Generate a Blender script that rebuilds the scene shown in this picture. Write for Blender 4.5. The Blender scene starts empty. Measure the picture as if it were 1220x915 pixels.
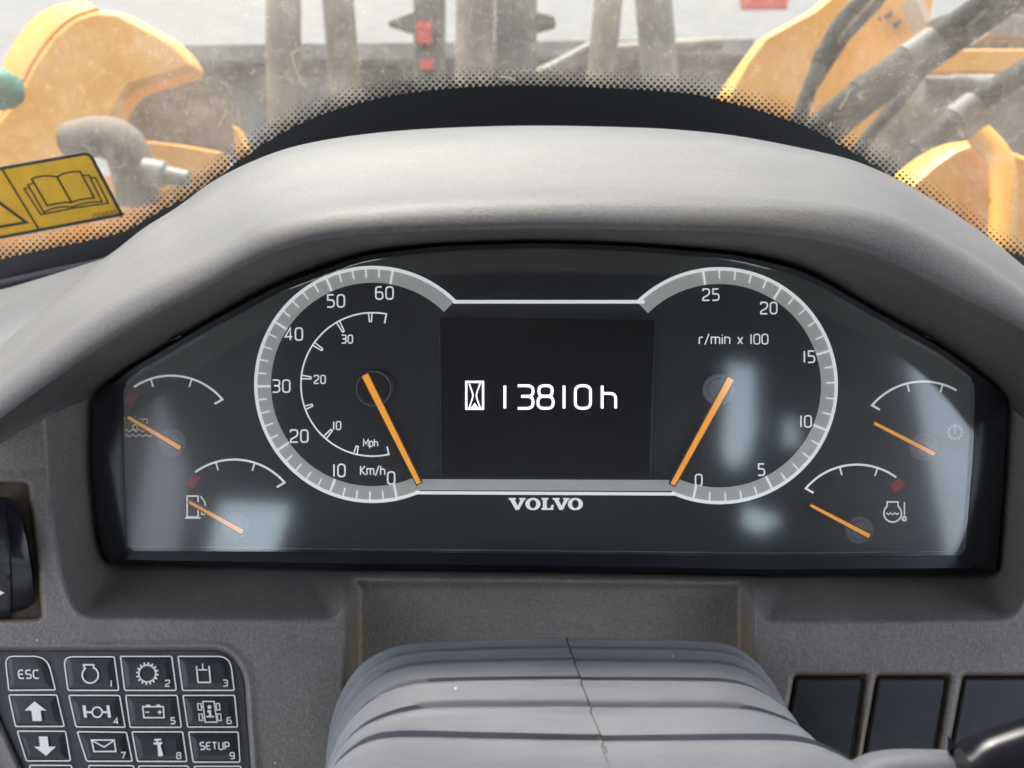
import bpy, math, random
import numpy as np
from mathutils import Vector, Matrix
from mathutils.geometry import tessellate_polygon

random.seed(7)
scene = bpy.context.scene
col = scene.collection
R = math.radians

# ------------------------------------------------------------------ camera, sky, sun, exposure
LENS = 34.0
D = 0.45                       # camera to dial face, metres
TILT = 25.0                    # the dash leans back, the camera looks down square to it
K = 36.0 / LENS / 1220.0       # tangent per photo pixel
M = Matrix.Translation((0, 0, 2.4)) @ Matrix.Rotation(R(-TILT), 4, 'X')   # dash frame -> world

cam = bpy.data.cameras.new('camera')
cam_ob = bpy.data.objects.new('camera', cam)
col.objects.link(cam_ob)
cam_ob.matrix_world = M @ Matrix.Translation((0, -D, 0)) @ Matrix.Rotation(R(90), 4, 'X')
cam.lens = LENS
cam.sensor_width = 36.0
cam.clip_start = 0.01
cam.clip_end = 500
cam.dof.use_dof = True
cam.dof.focus_distance = D - 0.004
cam.dof.aperture_fstop = 11.5
scene.camera = cam_ob

SUN = Vector((-0.16, 0.43, 0.88)).normalized()
world = bpy.data.worlds.new('World')
scene.world = world
world.use_nodes = True
wn = world.node_tree
sky = wn.nodes.new('ShaderNodeTexSky')
sky.sky_type = 'NISHITA'
sky.sun_disc = False
sky.sun_elevation = math.asin(SUN.z)
sky.sun_rotation = math.atan2(SUN.x, SUN.y)
sky.air_density = 1.0
sky.dust_density = 6.0
sky.ozone_density = 1.0
bg = wn.nodes['Background']
hs = wn.nodes.new('ShaderNodeHueSaturation')      # thin high cloud: paler than a clear blue sky
hs.inputs['Saturation'].default_value = 0.5
wn.links.new(sky.outputs[0], hs.inputs['Color'])
wn.links.new(hs.outputs[0], bg.inputs[0])
bg.inputs[1].default_value = 0.15

sl = bpy.data.lights.new('sun', 'SUN')
sl.energy = 1.2
sl.angle = R(10)
sl.color = (1.0, 0.94, 0.85)
so = bpy.data.objects.new('sun', sl)
col.objects.link(so)
so.rotation_euler = SUN.to_track_quat('Z', 'Y').to_euler()
so.location = (-3, -3, 8)

scene.view_settings.view_transform = 'Standard'
scene.view_settings.look = 'None'
scene.view_settings.gamma = 1.0
scene.view_settings.use_curve_mapping = False
scene.view_settings.exposure = 2.5
scene.cycles.use_denoising = True
scene.cycles.max_bounces = 8
scene.cycles.transparent_max_bounces = 16
scene.cycles.sample_clamp_indirect = 4.0

# ------------------------------------------------------------------ materials
def mat(name, c, rough=0.5, var=None, bump=None, metallic=0.0, coat=0.0, spec=0.5, emit=None, c2=None, scratch=None):
    m = bpy.data.materials.new(name)
    m.use_nodes = True
    nt = m.node_tree
    b = nt.nodes['Principled BSDF']
    b.inputs['Base Color'].default_value = (*c, 1)
    b.inputs['Roughness'].default_value = rough
    b.inputs['Metallic'].default_value = metallic
    b.inputs['Coat Weight'].default_value = coat
    b.inputs['Coat Roughness'].default_value = 0.08
    b.inputs['Specular IOR Level'].default_value = spec
    if emit:
        b.inputs['Emission Color'].default_value = (*c, 1)
        b.inputs['Emission Strength'].default_value = emit
    tc = nt.nodes.new('ShaderNodeTexCoord')
    if var:
        n = nt.nodes.new('ShaderNodeTexNoise')
        n.inputs['Scale'].default_value = var[0]
        n.inputs['Detail'].default_value = 6
        n.inputs['Roughness'].default_value = 0.65
        nt.links.new(tc.outputs['Object'], n.inputs['Vector'])
        r = nt.nodes.new('ShaderNodeValToRGB')
        r.color_ramp.elements[0].position = 0.35
        r.color_ramp.elements[1].position = 0.68
        k = var[1]
        r.color_ramp.elements[0].color = (*[v * (1 - k) for v in c], 1)
        r.color_ramp.elements[1].color = (*(c2 or [min(1, v * (1 + k)) for v in c]), 1)
        nt.links.new(n.outputs['Fac'], r.inputs[0])
        nt.links.new(r.outputs[0], b.inputs['Base Color'])
        mr = nt.nodes.new('ShaderNodeMapRange')
        mr.inputs[3].default_value = max(0.02, rough - 0.06)
        mr.inputs[4].default_value = min(1, rough + 0.08)
        nt.links.new(n.outputs['Fac'], mr.inputs[0])
        nt.links.new(mr.outputs[0], b.inputs['Roughness'])
    if bump:
        n2 = nt.nodes.new('ShaderNodeTexNoise')
        n2.inputs['Scale'].default_value = bump[0]
        n2.inputs['Detail'].default_value = 2
        nt.links.new(tc.outputs['Object'], n2.inputs['Vector'])
        bp = nt.nodes.new('ShaderNodeBump')
        bp.inputs['Strength'].default_value = bump[1]
        bp.inputs['Distance'].default_value = bump[2]
        nt.links.new(n2.outputs['Fac'], bp.inputs['Height'])
        nt.links.new(bp.outputs[0], b.inputs['Normal'])
    return m

MT = {}
MT['dash'] = mat('dash_plastic', (0.165, 0.150, 0.141), 0.44, (14, 0.16), (900, 0.6, 0.0005))
MT['hood'] = mat('hood_plastic', (0.078, 0.077, 0.076), 0.54, (11, 0.16), (850, 0.36, 0.0004), spec=0.5)
MT['shelf'] = mat('shelf_plastic', (0.12, 0.12, 0.125), 0.5, (14, 0.1), (800, 0.2, 0.0003))
MT['dirt'] = mat('dry_dirt', (0.20, 0.145, 0.09), 0.9, (120, 0.4), (700, 0.5, 0.0004))
MT['black'] = mat('black_plastic', (0.012, 0.013, 0.016), 0.22)
MT['face'] = mat('dial_face', (0.022, 0.024, 0.029), 0.45, (30, 0.15))
MT['dial'] = mat('dial_disc', (0.040, 0.042, 0.049), 0.4, (40, 0.12))
MT['screen'] = mat('screen_glass', (0.006, 0.006, 0.008), 0.18)
MT['print'] = mat('white_print', (0.80, 0.82, 0.83), 0.5, emit=0.16)
MT['printdim'] = mat('faint_print', (0.80, 0.80, 0.81), 0.5, emit=0.06)
MT['keyprint'] = mat('key_print', (0.80, 0.80, 0.76), 0.55)
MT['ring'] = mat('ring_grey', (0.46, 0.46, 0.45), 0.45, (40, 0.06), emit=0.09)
MT['needle'] = mat('needle_orange', (0.95, 0.36, 0.035), 0.45, emit=0.17)
MT['needleside'] = mat('needle_body', (0.10, 0.09, 0.085), 0.4)
MT['hub'] = mat('needle_hub', (0.27, 0.275, 0.29), 0.35, (90, 0.2))
MT['hubdark'] = mat('hub_black', (0.018, 0.018, 0.02), 0.3)
MT['red'] = mat('red_mark', (0.75, 0.05, 0.06), 0.5)
MT['lit'] = mat('screen_lit', (0.93, 0.94, 1.0), 0.5, emit=0.5)
MT['keypanel'] = mat('keypad_film', (0.036, 0.038, 0.043), 0.42, (40, 0.12), (1200, 0.1, 0.0001))
MT['key'] = mat('key_rubber', (0.020, 0.021, 0.025), 0.36, (70, 0.12), (1200, 0.1, 0.0001))
MT['blank'] = mat('blank_plastic', (0.016, 0.018, 0.021), 0.34, (50, 0.2), (900, 0.12, 0.0002))
MT['boot'] = mat('boot_plastic', (0.172, 0.180, 0.195), 0.54, (22, 0.12), (700, 0.15, 0.0002))
MT['frit'] = mat('frit_ceramic', (0.010, 0.012, 0.016), 0.35)
MT['socket'] = mat('socket_grime', (0.085, 0.066, 0.046), 0.85, (120, 0.4), (700, 0.5, 0.0004))
MT['rubber'] = mat('seal_rubber', (0.025, 0.026, 0.028), 0.4, (30, 0.3))
MT['sticker'] = mat('sticker_yellow', (0.74, 0.42, 0.008), 0.45, (60, 0.10))
MT['ink'] = mat('sticker_ink', (0.03, 0.022, 0.012), 0.5)
MT['inkfaint'] = mat('sticker_ink_faint', (0.22, 0.13, 0.02), 0.5)
MT['stickeredge'] = mat('sticker_rim', (0.60, 0.56, 0.45), 0.5)
MT['orange'] = mat('loader_paint', (0.88, 0.36, 0.010), 0.45, (5, 0.10), c2=(0.90, 0.40, 0.015))
MT['orange2'] = mat('loader_paint_dull', (0.74, 0.31, 0.03), 0.55, (6, 0.2))
MT['hose'] = mat('hose_rubber', (0.022, 0.024, 0.028), 0.75, (12, 0.3), spec=0.2)
MT['steel'] = mat('dusty_steel', (0.21, 0.20, 0.18), 0.5, (9, 0.25))
MT['tan'] = mat('dusty_tan_pipe', (0.20, 0.172, 0.12), 0.55, (9, 0.25))
MT['dark'] = mat('dark_iron', (0.13, 0.125, 0.12), 0.6, (8, 0.35))
MT['brown'] = mat('muddy_iron', (0.17, 0.135, 0.10), 0.8, (10, 0.4))
MT['chrome'] = mat('bright_steel', (0.62, 0.61, 0.58), 0.42, metallic=1.0)
MT['green'] = mat('green_cap', (0.02, 0.18, 0.12), 0.5, (12, 0.2))
MT['redtag'] = mat('red_tag', (0.65, 0.06, 0.05), 0.5)
MT['cab'] = mat('cab_lining', (0.032, 0.034, 0.040), 0.8, (4, 0.2))
MT['seat'] = mat('seat_cloth', (0.030, 0.028, 0.030), 0.9, (20, 0.2))
MT['ground'] = mat('pale_concrete', (0.125, 0.124, 0.123), 0.9, (0.9, 0.25))
MT['chip'] = mat('dried_splash', (0.75, 0.68, 0.50), 0.8)

def add_grime(m, colr):
    nt = m.node_tree; b = nt.nodes['Principled BSDF']
    at = nt.nodes.new('ShaderNodeAttribute'); at.attribute_name = 'grime'
    mx = nt.nodes.new('ShaderNodeMixRGB'); mx.inputs[2].default_value = (*colr, 1)
    src = b.inputs['Base Color'].links[0].from_socket
    nt.links.new(src, mx.inputs[1]); nt.links.new(at.outputs['Fac'], mx.inputs[0]); nt.links.new(mx.outputs[0], b.inputs['Base Color'])
    n = nt.nodes.new('ShaderNodeTexNoise'); n.inputs['Scale'].default_value = 700; n.inputs['Detail'].default_value = 2     # pale rubbed specks of the grain
    tc = nt.nodes.new('ShaderNodeTexCoord'); nt.links.new(tc.outputs['Object'], n.inputs['Vector'])
    r = nt.nodes.new('ShaderNodeMapRange'); r.inputs[1].default_value = .3; r.inputs[2].default_value = .7; r.inputs[3].default_value = .82; r.inputs[4].default_value = 1.18
    nt.links.new(n.outputs['Fac'], r.inputs[0])
    m2 = nt.nodes.new('ShaderNodeMixRGB'); m2.blend_type = 'MULTIPLY'; m2.inputs[0].default_value = 1
    nt.links.new(mx.outputs[0], m2.inputs[1]); nt.links.new(r.outputs[0], m2.inputs[2]); nt.links.new(m2.outputs[0], b.inputs['Base Color'])
add_grime(MT['dash'], (0.21, 0.15, 0.085))
add_grime(MT['hood'], (0.21, 0.15, 0.085))

def add_specks(m, scale, size, keep, colr=(0.6, 0.58, 0.52)):
    nt = m.node_tree; b = nt.nodes['Principled BSDF']; src = b.inputs['Base Color'].links[0].from_socket
    tc = nt.nodes.new('ShaderNodeTexCoord'); v = nt.nodes.new('ShaderNodeTexVoronoi'); v.inputs['Scale'].default_value = scale
    nt.links.new(tc.outputs['Object'], v.inputs['Vector'])
    lt = nt.nodes.new('ShaderNodeMath'); lt.operation = 'LESS_THAN'; lt.inputs[1].default_value = size; nt.links.new(v.outputs['Distance'], lt.inputs[0])
    sep = nt.nodes.new('ShaderNodeSeparateColor'); nt.links.new(v.outputs['Color'], sep.inputs[0])
    g2 = nt.nodes.new('ShaderNodeMath'); g2.operation = 'LESS_THAN'; g2.inputs[1].default_value = keep; nt.links.new(sep.outputs[0], g2.inputs[0])
    mu = nt.nodes.new('ShaderNodeMath'); mu.operation = 'MULTIPLY'; nt.links.new(lt.outputs[0], mu.inputs[0]); nt.links.new(g2.outputs[0], mu.inputs[1])
    mx = nt.nodes.new('ShaderNodeMixRGB'); mx.inputs[2].default_value = (*colr, 1)
    nt.links.new(mu.outputs[0], mx.inputs[0]); nt.links.new(src, mx.inputs[1]); nt.links.new(mx.outputs[0], b.inputs['Base Color'])
def add_film(m, stretch, lo, hi, amt, colr):
    """rubbed, streaky film of dust"""
    nt = m.node_tree; b = nt.nodes['Principled BSDF']; src = b.inputs['Base Color'].links[0].from_socket
    tc = nt.nodes.new('ShaderNodeTexCoord'); mp = nt.nodes.new('ShaderNodeMapping'); mp.inputs['Scale'].default_value = stretch; mp.inputs['Rotation'].default_value = (0, 0, .2)
    nt.links.new(tc.outputs['Object'], mp.inputs[0])
    n = nt.nodes.new('ShaderNodeTexNoise'); n.inputs['Scale'].default_value = 1; n.inputs['Detail'].default_value = 7; n.inputs['Roughness'].default_value = .65; nt.links.new(mp.outputs[0], n.inputs['Vector'])
    r = nt.nodes.new('ShaderNodeMapRange'); r.inputs[1].default_value = lo; r.inputs[2].default_value = hi; r.inputs[3].default_value = 0; r.inputs[4].default_value = amt; nt.links.new(n.outputs['Fac'], r.inputs[0])
    mx = nt.nodes.new('ShaderNodeMixRGB'); mx.inputs[2].default_value = (*colr, 1)
    nt.links.new(r.outputs[0], mx.inputs[0]); nt.links.new(src, mx.inputs[1]); nt.links.new(mx.outputs[0], b.inputs['Base Color'])
add_film(MT['hood'], (9, 30, 30), .42, .72, .4, (0.13, 0.12, 0.10))
add_film(MT['boot'], (8, 60, 60), .45, .75, .25, (0.30, 0.28, 0.25))
add_specks(MT['hood'], 55, .022, .35)
add_specks(MT['dash'], 60, .026, .4)
add_specks(MT['boot'], 60, .030, .45)
add_specks(MT['blank'], 60, .02, .4)
add_film(MT['blank'], (20, 40, 60), .45, .75, .10, (0.20, 0.18, 0.15))
add_film(MT['keypanel'], (25, 40, 40), .42, .72, .22, (0.16, 0.14, 0.12))
add_film(MT['key'], (40, 40, 60), .45, .75, .16, (0.16, 0.15, 0.14))
add_specks(MT['keypanel'], 90, .03, .3)
for k_ in ('orange', 'orange2'):
    add_film(MT[k_], (9, 9, 9), .55, .72, .30, (0.40, 0.22, 0.06))
    add_specks(MT[k_], 14, .06, .5, (0.10, 0.07, 0.04))

def clear_mat(name, tint, rough, refl, haze, hazecol, hscale, specks, stretch=None):
    """pane: transparent sheet, a mirror reflection that grows at grazing angles, a thin film of dust"""
    m = bpy.data.materials.new(name)
    m.use_nodes = True
    nt = m.node_tree
    nt.nodes.remove(nt.nodes['Principled BSDF'])
    out = nt.nodes['Material Output']
    tr = nt.nodes.new('ShaderNodeBsdfTransparent'); tr.inputs[0].default_value = (*tint, 1)
    gl = nt.nodes.new('ShaderNodeBsdfGlossy'); gl.inputs['Roughness'].default_value = rough
    # Schlick reflectance, the same from both sides of the sheet
    f0 = ((refl - 1) / (refl + 1)) ** 2
    ge = nt.nodes.new('ShaderNodeNewGeometry'); dt = nt.nodes.new('ShaderNodeVectorMath'); dt.operation = 'DOT_PRODUCT'
    nt.links.new(ge.outputs['Incoming'], dt.inputs[0]); nt.links.new(ge.outputs['Normal'], dt.inputs[1])
    def mth(op, a, b=None):
        n = nt.nodes.new('ShaderNodeMath'); n.operation = op
        for i, q in enumerate((a, b)):
            if q is None: continue
            if isinstance(q, (int, float)): n.inputs[i].default_value = q
            else: nt.links.new(q, n.inputs[i])
        return n.outputs[0]
    fr_ = mth('ADD', mth('MULTIPLY', mth('POWER', mth('SUBTRACT', 1.0, mth('ABSOLUTE', dt.outputs['Value'])), 5.0), 1 - f0), f0)
    mx = nt.nodes.new('ShaderNodeMixShader')
    nt.links.new(fr_, mx.inputs[0]); nt.links.new(tr.outputs[0], mx.inputs[1]); nt.links.new(gl.outputs[0], mx.inputs[2])
    df = nt.nodes.new('ShaderNodeBsdfDiffuse'); df.inputs[0].default_value = (*hazecol, 1)
    tl = nt.nodes.new('ShaderNodeBsdfTranslucent'); tl.inputs[0].default_value = (*hazecol, 1)
    dm = nt.nodes.new('ShaderNodeMixShader'); dm.inputs[0].default_value = 0.5
    nt.links.new(df.outputs[0], dm.inputs[1]); nt.links.new(tl.outputs[0], dm.inputs[2])
    tc = nt.nodes.new('ShaderNodeTexCoord')
    n1 = nt.nodes.new('ShaderNodeTexNoise'); n1.inputs['Scale'].default_value = hscale; n1.inputs['Detail'].default_value = 8; n1.inputs['Roughness'].default_value = 0.7
    if stretch:
        mp = nt.nodes.new('ShaderNodeMapping'); mp.inputs['Scale'].default_value = stretch; mp.inputs['Rotation'].default_value = (0, .5, 0)
        nt.links.new(tc.outputs['Object'], mp.inputs[0]); nt.links.new(mp.outputs[0], n1.inputs['Vector'])
    else:
        nt.links.new(tc.outputs['Object'], n1.inputs['Vector'])
    r1 = nt.nodes.new('ShaderNodeMapRange'); r1.inputs[1].default_value = 0.35; r1.inputs[2].default_value = 0.75; r1.inputs[3].default_value = haze[0]; r1.inputs[4].default_value = haze[1]
    nt.links.new(n1.outputs['Fac'], r1.inputs[0])
    fac = r1.outputs[0]
    for (sc, lo, hi, amt) in specks:
        v = nt.nodes.new('ShaderNodeTexNoise'); v.inputs['Scale'].default_value = sc; v.inputs['Detail'].default_value = 3
        nt.links.new(tc.outputs['Object'], v.inputs['Vector'])
        r = nt.nodes.new('ShaderNodeMapRange'); r.inputs[1].default_value = lo; r.inputs[2].default_value = hi; r.inputs[3].default_value = 0; r.inputs[4].default_value = amt
        nt.links.new(v.outputs['Fac'], r.inputs[0])
        a = nt.nodes.new('ShaderNodeMath'); a.operation = 'ADD'; a.use_clamp = True
        nt.links.new(fac, a.inputs[0]); nt.links.new(r.outputs[0], a.inputs[1])
        fac = a.outputs[0]
    if stretch:
        sx = nt.nodes.new('ShaderNodeSeparateXYZ'); nt.links.new(tc.outputs['Object'], sx.inputs[0])
        er = nt.nodes.new('ShaderNodeMapRange'); er.interpolation_type = 'SMOOTHSTEP'
        nt.links.new(mth('ABSOLUTE', mth('SUBTRACT', sx.outputs[0], 0.006)), er.inputs[0])
        er.inputs[1].default_value = .105; er.inputs[2].default_value = .20; er.inputs[3].default_value = 0; er.inputs[4].default_value = .32
        fac = mth('ADD', fac, mth('MULTIPLY', er.outputs[0], mth('ADD', n1.outputs['Fac'], .1)))
    fm = nt.nodes.new('ShaderNodeMixShader')
    nt.links.new(fac, fm.inputs[0]); nt.links.new(mx.outputs[0], fm.inputs[1]); nt.links.new(dm.outputs[0], fm.inputs[2])
    nt.links.new(fm.outputs[0], out.inputs[0])
    return m

MT['lens'] = clear_mat('cluster_lens', (0.97, 0.98, 0.98), 0.075, 2.25, (0.002, 0.045), (0.5, 0.5, 0.5), 9, [(420, 0.70, 0.76, 0.06)], (.5, 1, 2.6))
MT['dimming'] = clear_mat('glare_dimming_glass', (0.46, 0.43, 0.42), 0.02, 1.3, (0.0, 0.05), (0.5, 0.5, 0.5), 5, [])  # invented grey tint that dims the leftmost glare patch in the gauge cover
MT['tinted'] = clear_mat('tinted_glass', (0.91, 1.0, 0.96), 0.02, 1.3, (0.0, 0.02), (0.5, 0.5, 0.5), 5, [])
MT['windshield'] = clear_mat('dusty_glass', (0.52, 0.545, 0.535), 0.02, 1.3, (0.07, 0.26), (0.55, 0.51, 0.44), 13,
                             [(46, 0.52, 0.72, 0.09), (150, 0.58, 0.74, 0.10), (480, 0.52, 0.76, 0.11)])

# ------------------------------------------------------------------ mesh tools
def P(px, py, y=0.0):
    t = D + y
    return Vector(((px - 610) * K * t, y, (457.5 - py) * K * t))

G_Y0, G_Z0, G_TA = 0.17, 357.5 * K * (D + 0.17), math.tan(R(20))
def PG(px, py, off=0.0):
    """point of the windscreen behind photo pixel px, py; off moves it towards the driver"""
    tz = (457.5 - py) * K
    y = (G_Y0 + G_Z0 * G_TA - tz * D * G_TA) / (1 + tz * G_TA) - off
    return Vector(((px - 610) * K * (D + y), y, tz * (D + y)))

def at(y, off=0.0):
    return lambda px, py: P(px, py, y - off)

class MB:
    def __init__(s):
        s.v, s.f = [], []
    def add(s, vs, fs):
        o = len(s.v)
        s.v += [Vector(v) for v in vs]
        s.f += [tuple(i + o for i in f) for f in fs]
        return s
    def rows(s, rows, close_u=False):
        n = len(rows[0]); vs = [p for r in rows for p in r]; fs = []
        for j in range(len(rows) - 1):
            for i in range(n if close_u else n - 1):
                a = j * n + i; b = j * n + (i + 1) % n
                fs.append((a, b, b + n, a + n))
        return s.add(vs, fs)
    def poly(s, pts):
        tri = tessellate_polygon([[Vector(p) for p in pts]])
        return s.add(pts, [tuple(t) for t in tri])
    def ribbon(s, pts, w, f, closed=False):
        pts = [Vector((p[0], p[1])) for p in pts]
        q = [pts[0]]
        for p in pts[1:]:
            if (p - q[-1]).length > 1e-4: q.append(p)
        if closed and (q[0] - q[-1]).length < 1e-4: q.pop()
        n = len(q); L, Rr = [], []
        for i in range(n):
            a = q[i - 1] if (i > 0 or closed) else None
            c = q[(i + 1) % n] if (i < n - 1 or closed) else None
            d1 = (q[i] - a).normalized() if a is not None else None
            d2 = (c - q[i]).normalized() if c is not None else None
            d1 = d1 if d1 is not None else d2
            d2 = d2 if d2 is not None else d1
            n1 = Vector((-d1.y, d1.x)); n2 = Vector((-d2.y, d2.x))
            m = n1 + n2
            m = m.normalized() if m.length > 1e-5 else n1
            k = 1.0 / max(0.45, m.dot(n1))
            L.append(f(*(q[i] + m * k * w / 2))); Rr.append(f(*(q[i] - m * k * w / 2)))
        rows = [L, Rr]
        vs = L + Rr; fs = []
        for i in range(n if closed else n - 1):
            j = (i + 1) % n
            fs.append((i, n + i, n + j, j))
        return s.add(vs, fs)
    def slab(s, pts, f, thick, levels=((0, 0),), back=True, axis=Vector((0, 1, 0))):
        """pts: photo pixels of the front outline; levels: (inset px, metres proud) from the rim to the top"""
        base = [f(*p) for p in pts]
        rows = [[b + axis * thick for b in base]]
        for (ins, h) in levels:
            rows.append([f(*p) - axis * h for p in inset(pts, ins)])
        s.rows(rows, True)
        s.poly(rows[-1])
        if back: s.poly(list(reversed(rows[0])))
        return s
    def rslab(s, raw, rad, f, thick, levels=((0, 0),), back=True, n=5, axis=Vector((0, 1, 0))):
        """like slab, but each level is inset from the raw corners and rounded afresh, so deep insets do not fold"""
        rr = rad if hasattr(rad, '__len__') else [rad] * len(raw)
        shape = lambda ins: fillet(inset(raw, ins), [max(.25, q - ins) for q in rr], True, n)
        base = [f(*p) for p in shape(levels[0][0])]
        rows = [[b + axis * thick for b in base]]
        for (ins, h) in levels:
            rows.append([f(*p) - axis * h for p in shape(ins)])
        s.rows(rows, True)
        s.poly(rows[-1])
        if back: s.poly(list(reversed(rows[0])))
        return s
    def tube(s, path, rad, n=14, caps=True):
        path = [Vector(p) for p in path]
        if not hasattr(rad, '__len__'): rad = [rad] * len(path)
        up = Vector((0.31, 0.13, 0.94)); rows = []
        for i, p in enumerate(path):
            t = (path[min(i + 1, len(path) - 1)] - path[max(i - 1, 0)]).normalized()
            a = t.cross(up).normalized(); b = t.cross(a).normalized()
            rows.append([p + (a * math.cos(2 * math.pi * k / n) + b * math.sin(2 * math.pi * k / n)) * rad[i] for k in range(n)])
        s.rows(rows, True)
        if caps:
            s.poly(rows[0]); s.poly(list(reversed(rows[-1])))
        return s
    def box(s, a, b):
        x0, y0, z0 = a; x1, y1, z1 = b
        vs = [(x0, y0, z0), (x1, y0, z0), (x1, y1, z0), (x0, y1, z0), (x0, y0, z1), (x1, y0, z1), (x1, y1, z1), (x0, y1, z1)]
        return s.add(vs, [(3, 2, 1, 0), (4, 5, 6, 7), (0, 1, 5, 4), (1, 2, 6, 5), (2, 3, 7, 6), (3, 0, 4, 7)])
    def disc(s, cx, cy, r, y0, y1, n=36, bev=1.5):
        pts = [(cx + r * math.cos(2 * math.pi * k / n), cy + r * math.sin(2 * math.pi * k / n)) for k in range(n)]
        return s.slab(pts, at(y1), y0 - y1, ((0, -0.0006), (bev * 0.4, -0.0002), (bev, 0)))

def inset(pts, d):
    if abs(d) < 1e-9: return [tuple(p) for p in pts]
    n = len(pts); A = sum(pts[i][0] * pts[(i + 1) % n][1] - pts[(i + 1) % n][0] * pts[i][1] for i in range(n))
    sg = 1 if A > 0 else -1; out = []
    for i in range(n):
        p = Vector(pts[i][:2]); a = Vector(pts[i - 1][:2]); c = Vector(pts[(i + 1) % n][:2])
        d1 = (p - a); d2 = (c - p)
        d1 = d1.normalized() if d1.length > 1e-6 else d2.normalized()
        d2 = d2.normalized() if d2.length > 1e-6 else d1
        n1 = Vector((-d1.y, d1.x)) * sg; n2 = Vector((-d2.y, d2.x)) * sg
        m = (n1 + n2); m = m.normalized() if m.length > 1e-5 else n1
        out.append(tuple(p + m * d / max(0.5, m.dot(n1))))
    return out

def fillet(pts, rad, closed=True, n=6):
    N = len(pts); out = []
    if not hasattr(rad, '__len__'): rad = [rad] * N
    for i in range(N):
        p = Vector(pts[i]); r = rad[i]
        if (not closed and i in (0, N - 1)) or r <= 0:
            out.append(tuple(p)); continue
        a = Vector(pts[i - 1]); c = Vector(pts[(i + 1) % N])
        u = (a - p); v = (c - p)
        t = min(r, u.length * 0.5, v.length * 0.5)
        A = p + u.normalized() * t; B = p + v.normalized() * t
        for k in range(n + 1):
            s = k / n
            q = A.lerp(p, s * 0.93 + 0.035 if False else s).lerp(p.lerp(B, s), s)
            out.append(tuple(q))
    return out

def catmull(pts, n=8):
    pts = [np.array(p, float) for p in pts]; out = []
    for i in range(len(pts) - 1):
        p0 = pts[i - 1] if i > 0 else 2 * pts[0] - pts[1]
        p1, p2 = pts[i], pts[i + 1]
        p3 = pts[i + 2] if i + 2 < len(pts) else 2 * pts[-1] - pts[-2]
        for k in range(n):
            t = k / n
            out.append(0.5 * (2 * p1 + (p2 - p0) * t + (2 * p0 - 5 * p1 + 4 * p2 - p3) * t * t + (3 * p1 - p0 - 3 * p2 + p3) * t ** 3))
    out.append(pts[-1])
    return out

def resample(pts, N):
    pts = np.array(pts, float)
    d = np.r_[0, np.cumsum(np.linalg.norm(np.diff(pts, axis=0), axis=1))]
    u = np.linspace(0, d[-1], N)
    return [tuple(np.interp(uu, d, pts[:, k]) for k in range(pts.shape[1])) for uu in u]

def arc(cx, cy, r, a0, a1, n=40):
    """angles in degrees, counter-clockwise as seen in the picture"""
    return [(cx + r * math.cos(R(a0 + (a1 - a0) * k / n)), cy - r * math.sin(R(a0 + (a1 - a0) * k / n))) for k in range(n + 1)]

def link(name, mb, m, parent=None, base=None, smooth=False, kind=None):
    me = bpy.data.meshes.new(name)
    b = Vector(base) if base is not None else Vector((0, 0, 0))
    me.from_pydata([tuple(v - b) for v in mb.v], [], mb.f)
    me.materials.append(MT[m] if isinstance(m, str) else m)
    if smooth:
        me.polygons.foreach_set('use_smooth', [True] * len(me.polygons))
        if smooth is not True:
            me.set_sharp_from_angle(angle=R(smooth))
    me.update()
    o = bpy.data.objects.new(name, me)
    col.objects.link(o)
    if parent is not None: o.parent = parent
    if kind: o['kind'] = kind
    return o

class Thing:
    """an Empty at the thing's base, in the frame of the dash (or of the world), that parents its parts"""
    def __init__(s, name, label, cat, base, group=None, frame=M):
        s.base = Vector(base)
        s.o = bpy.data.objects.new(name, None)
        s.o.empty_display_size = 0.02
        col.objects.link(s.o)
        s.o.matrix_world = frame @ Matrix.Translation(s.base)
        s.o['label'] = label; s.o['category'] = cat
        if group: s.o['group'] = group
    def part(s, name, mb, m, parent=None, smooth=False, kind=None):
        return link(name, mb, m, parent or s.o, s.base, smooth, kind)

def single(name, label, cat, mb, m, base, group=None, smooth=False, frame=M):
    o = link(name, mb, m, None, base, smooth)
    o.matrix_world = frame @ Matrix.Translation(Vector(base))
    o['label'] = label; o['category'] = cat
    if group: o['group'] = group
    return o

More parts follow.
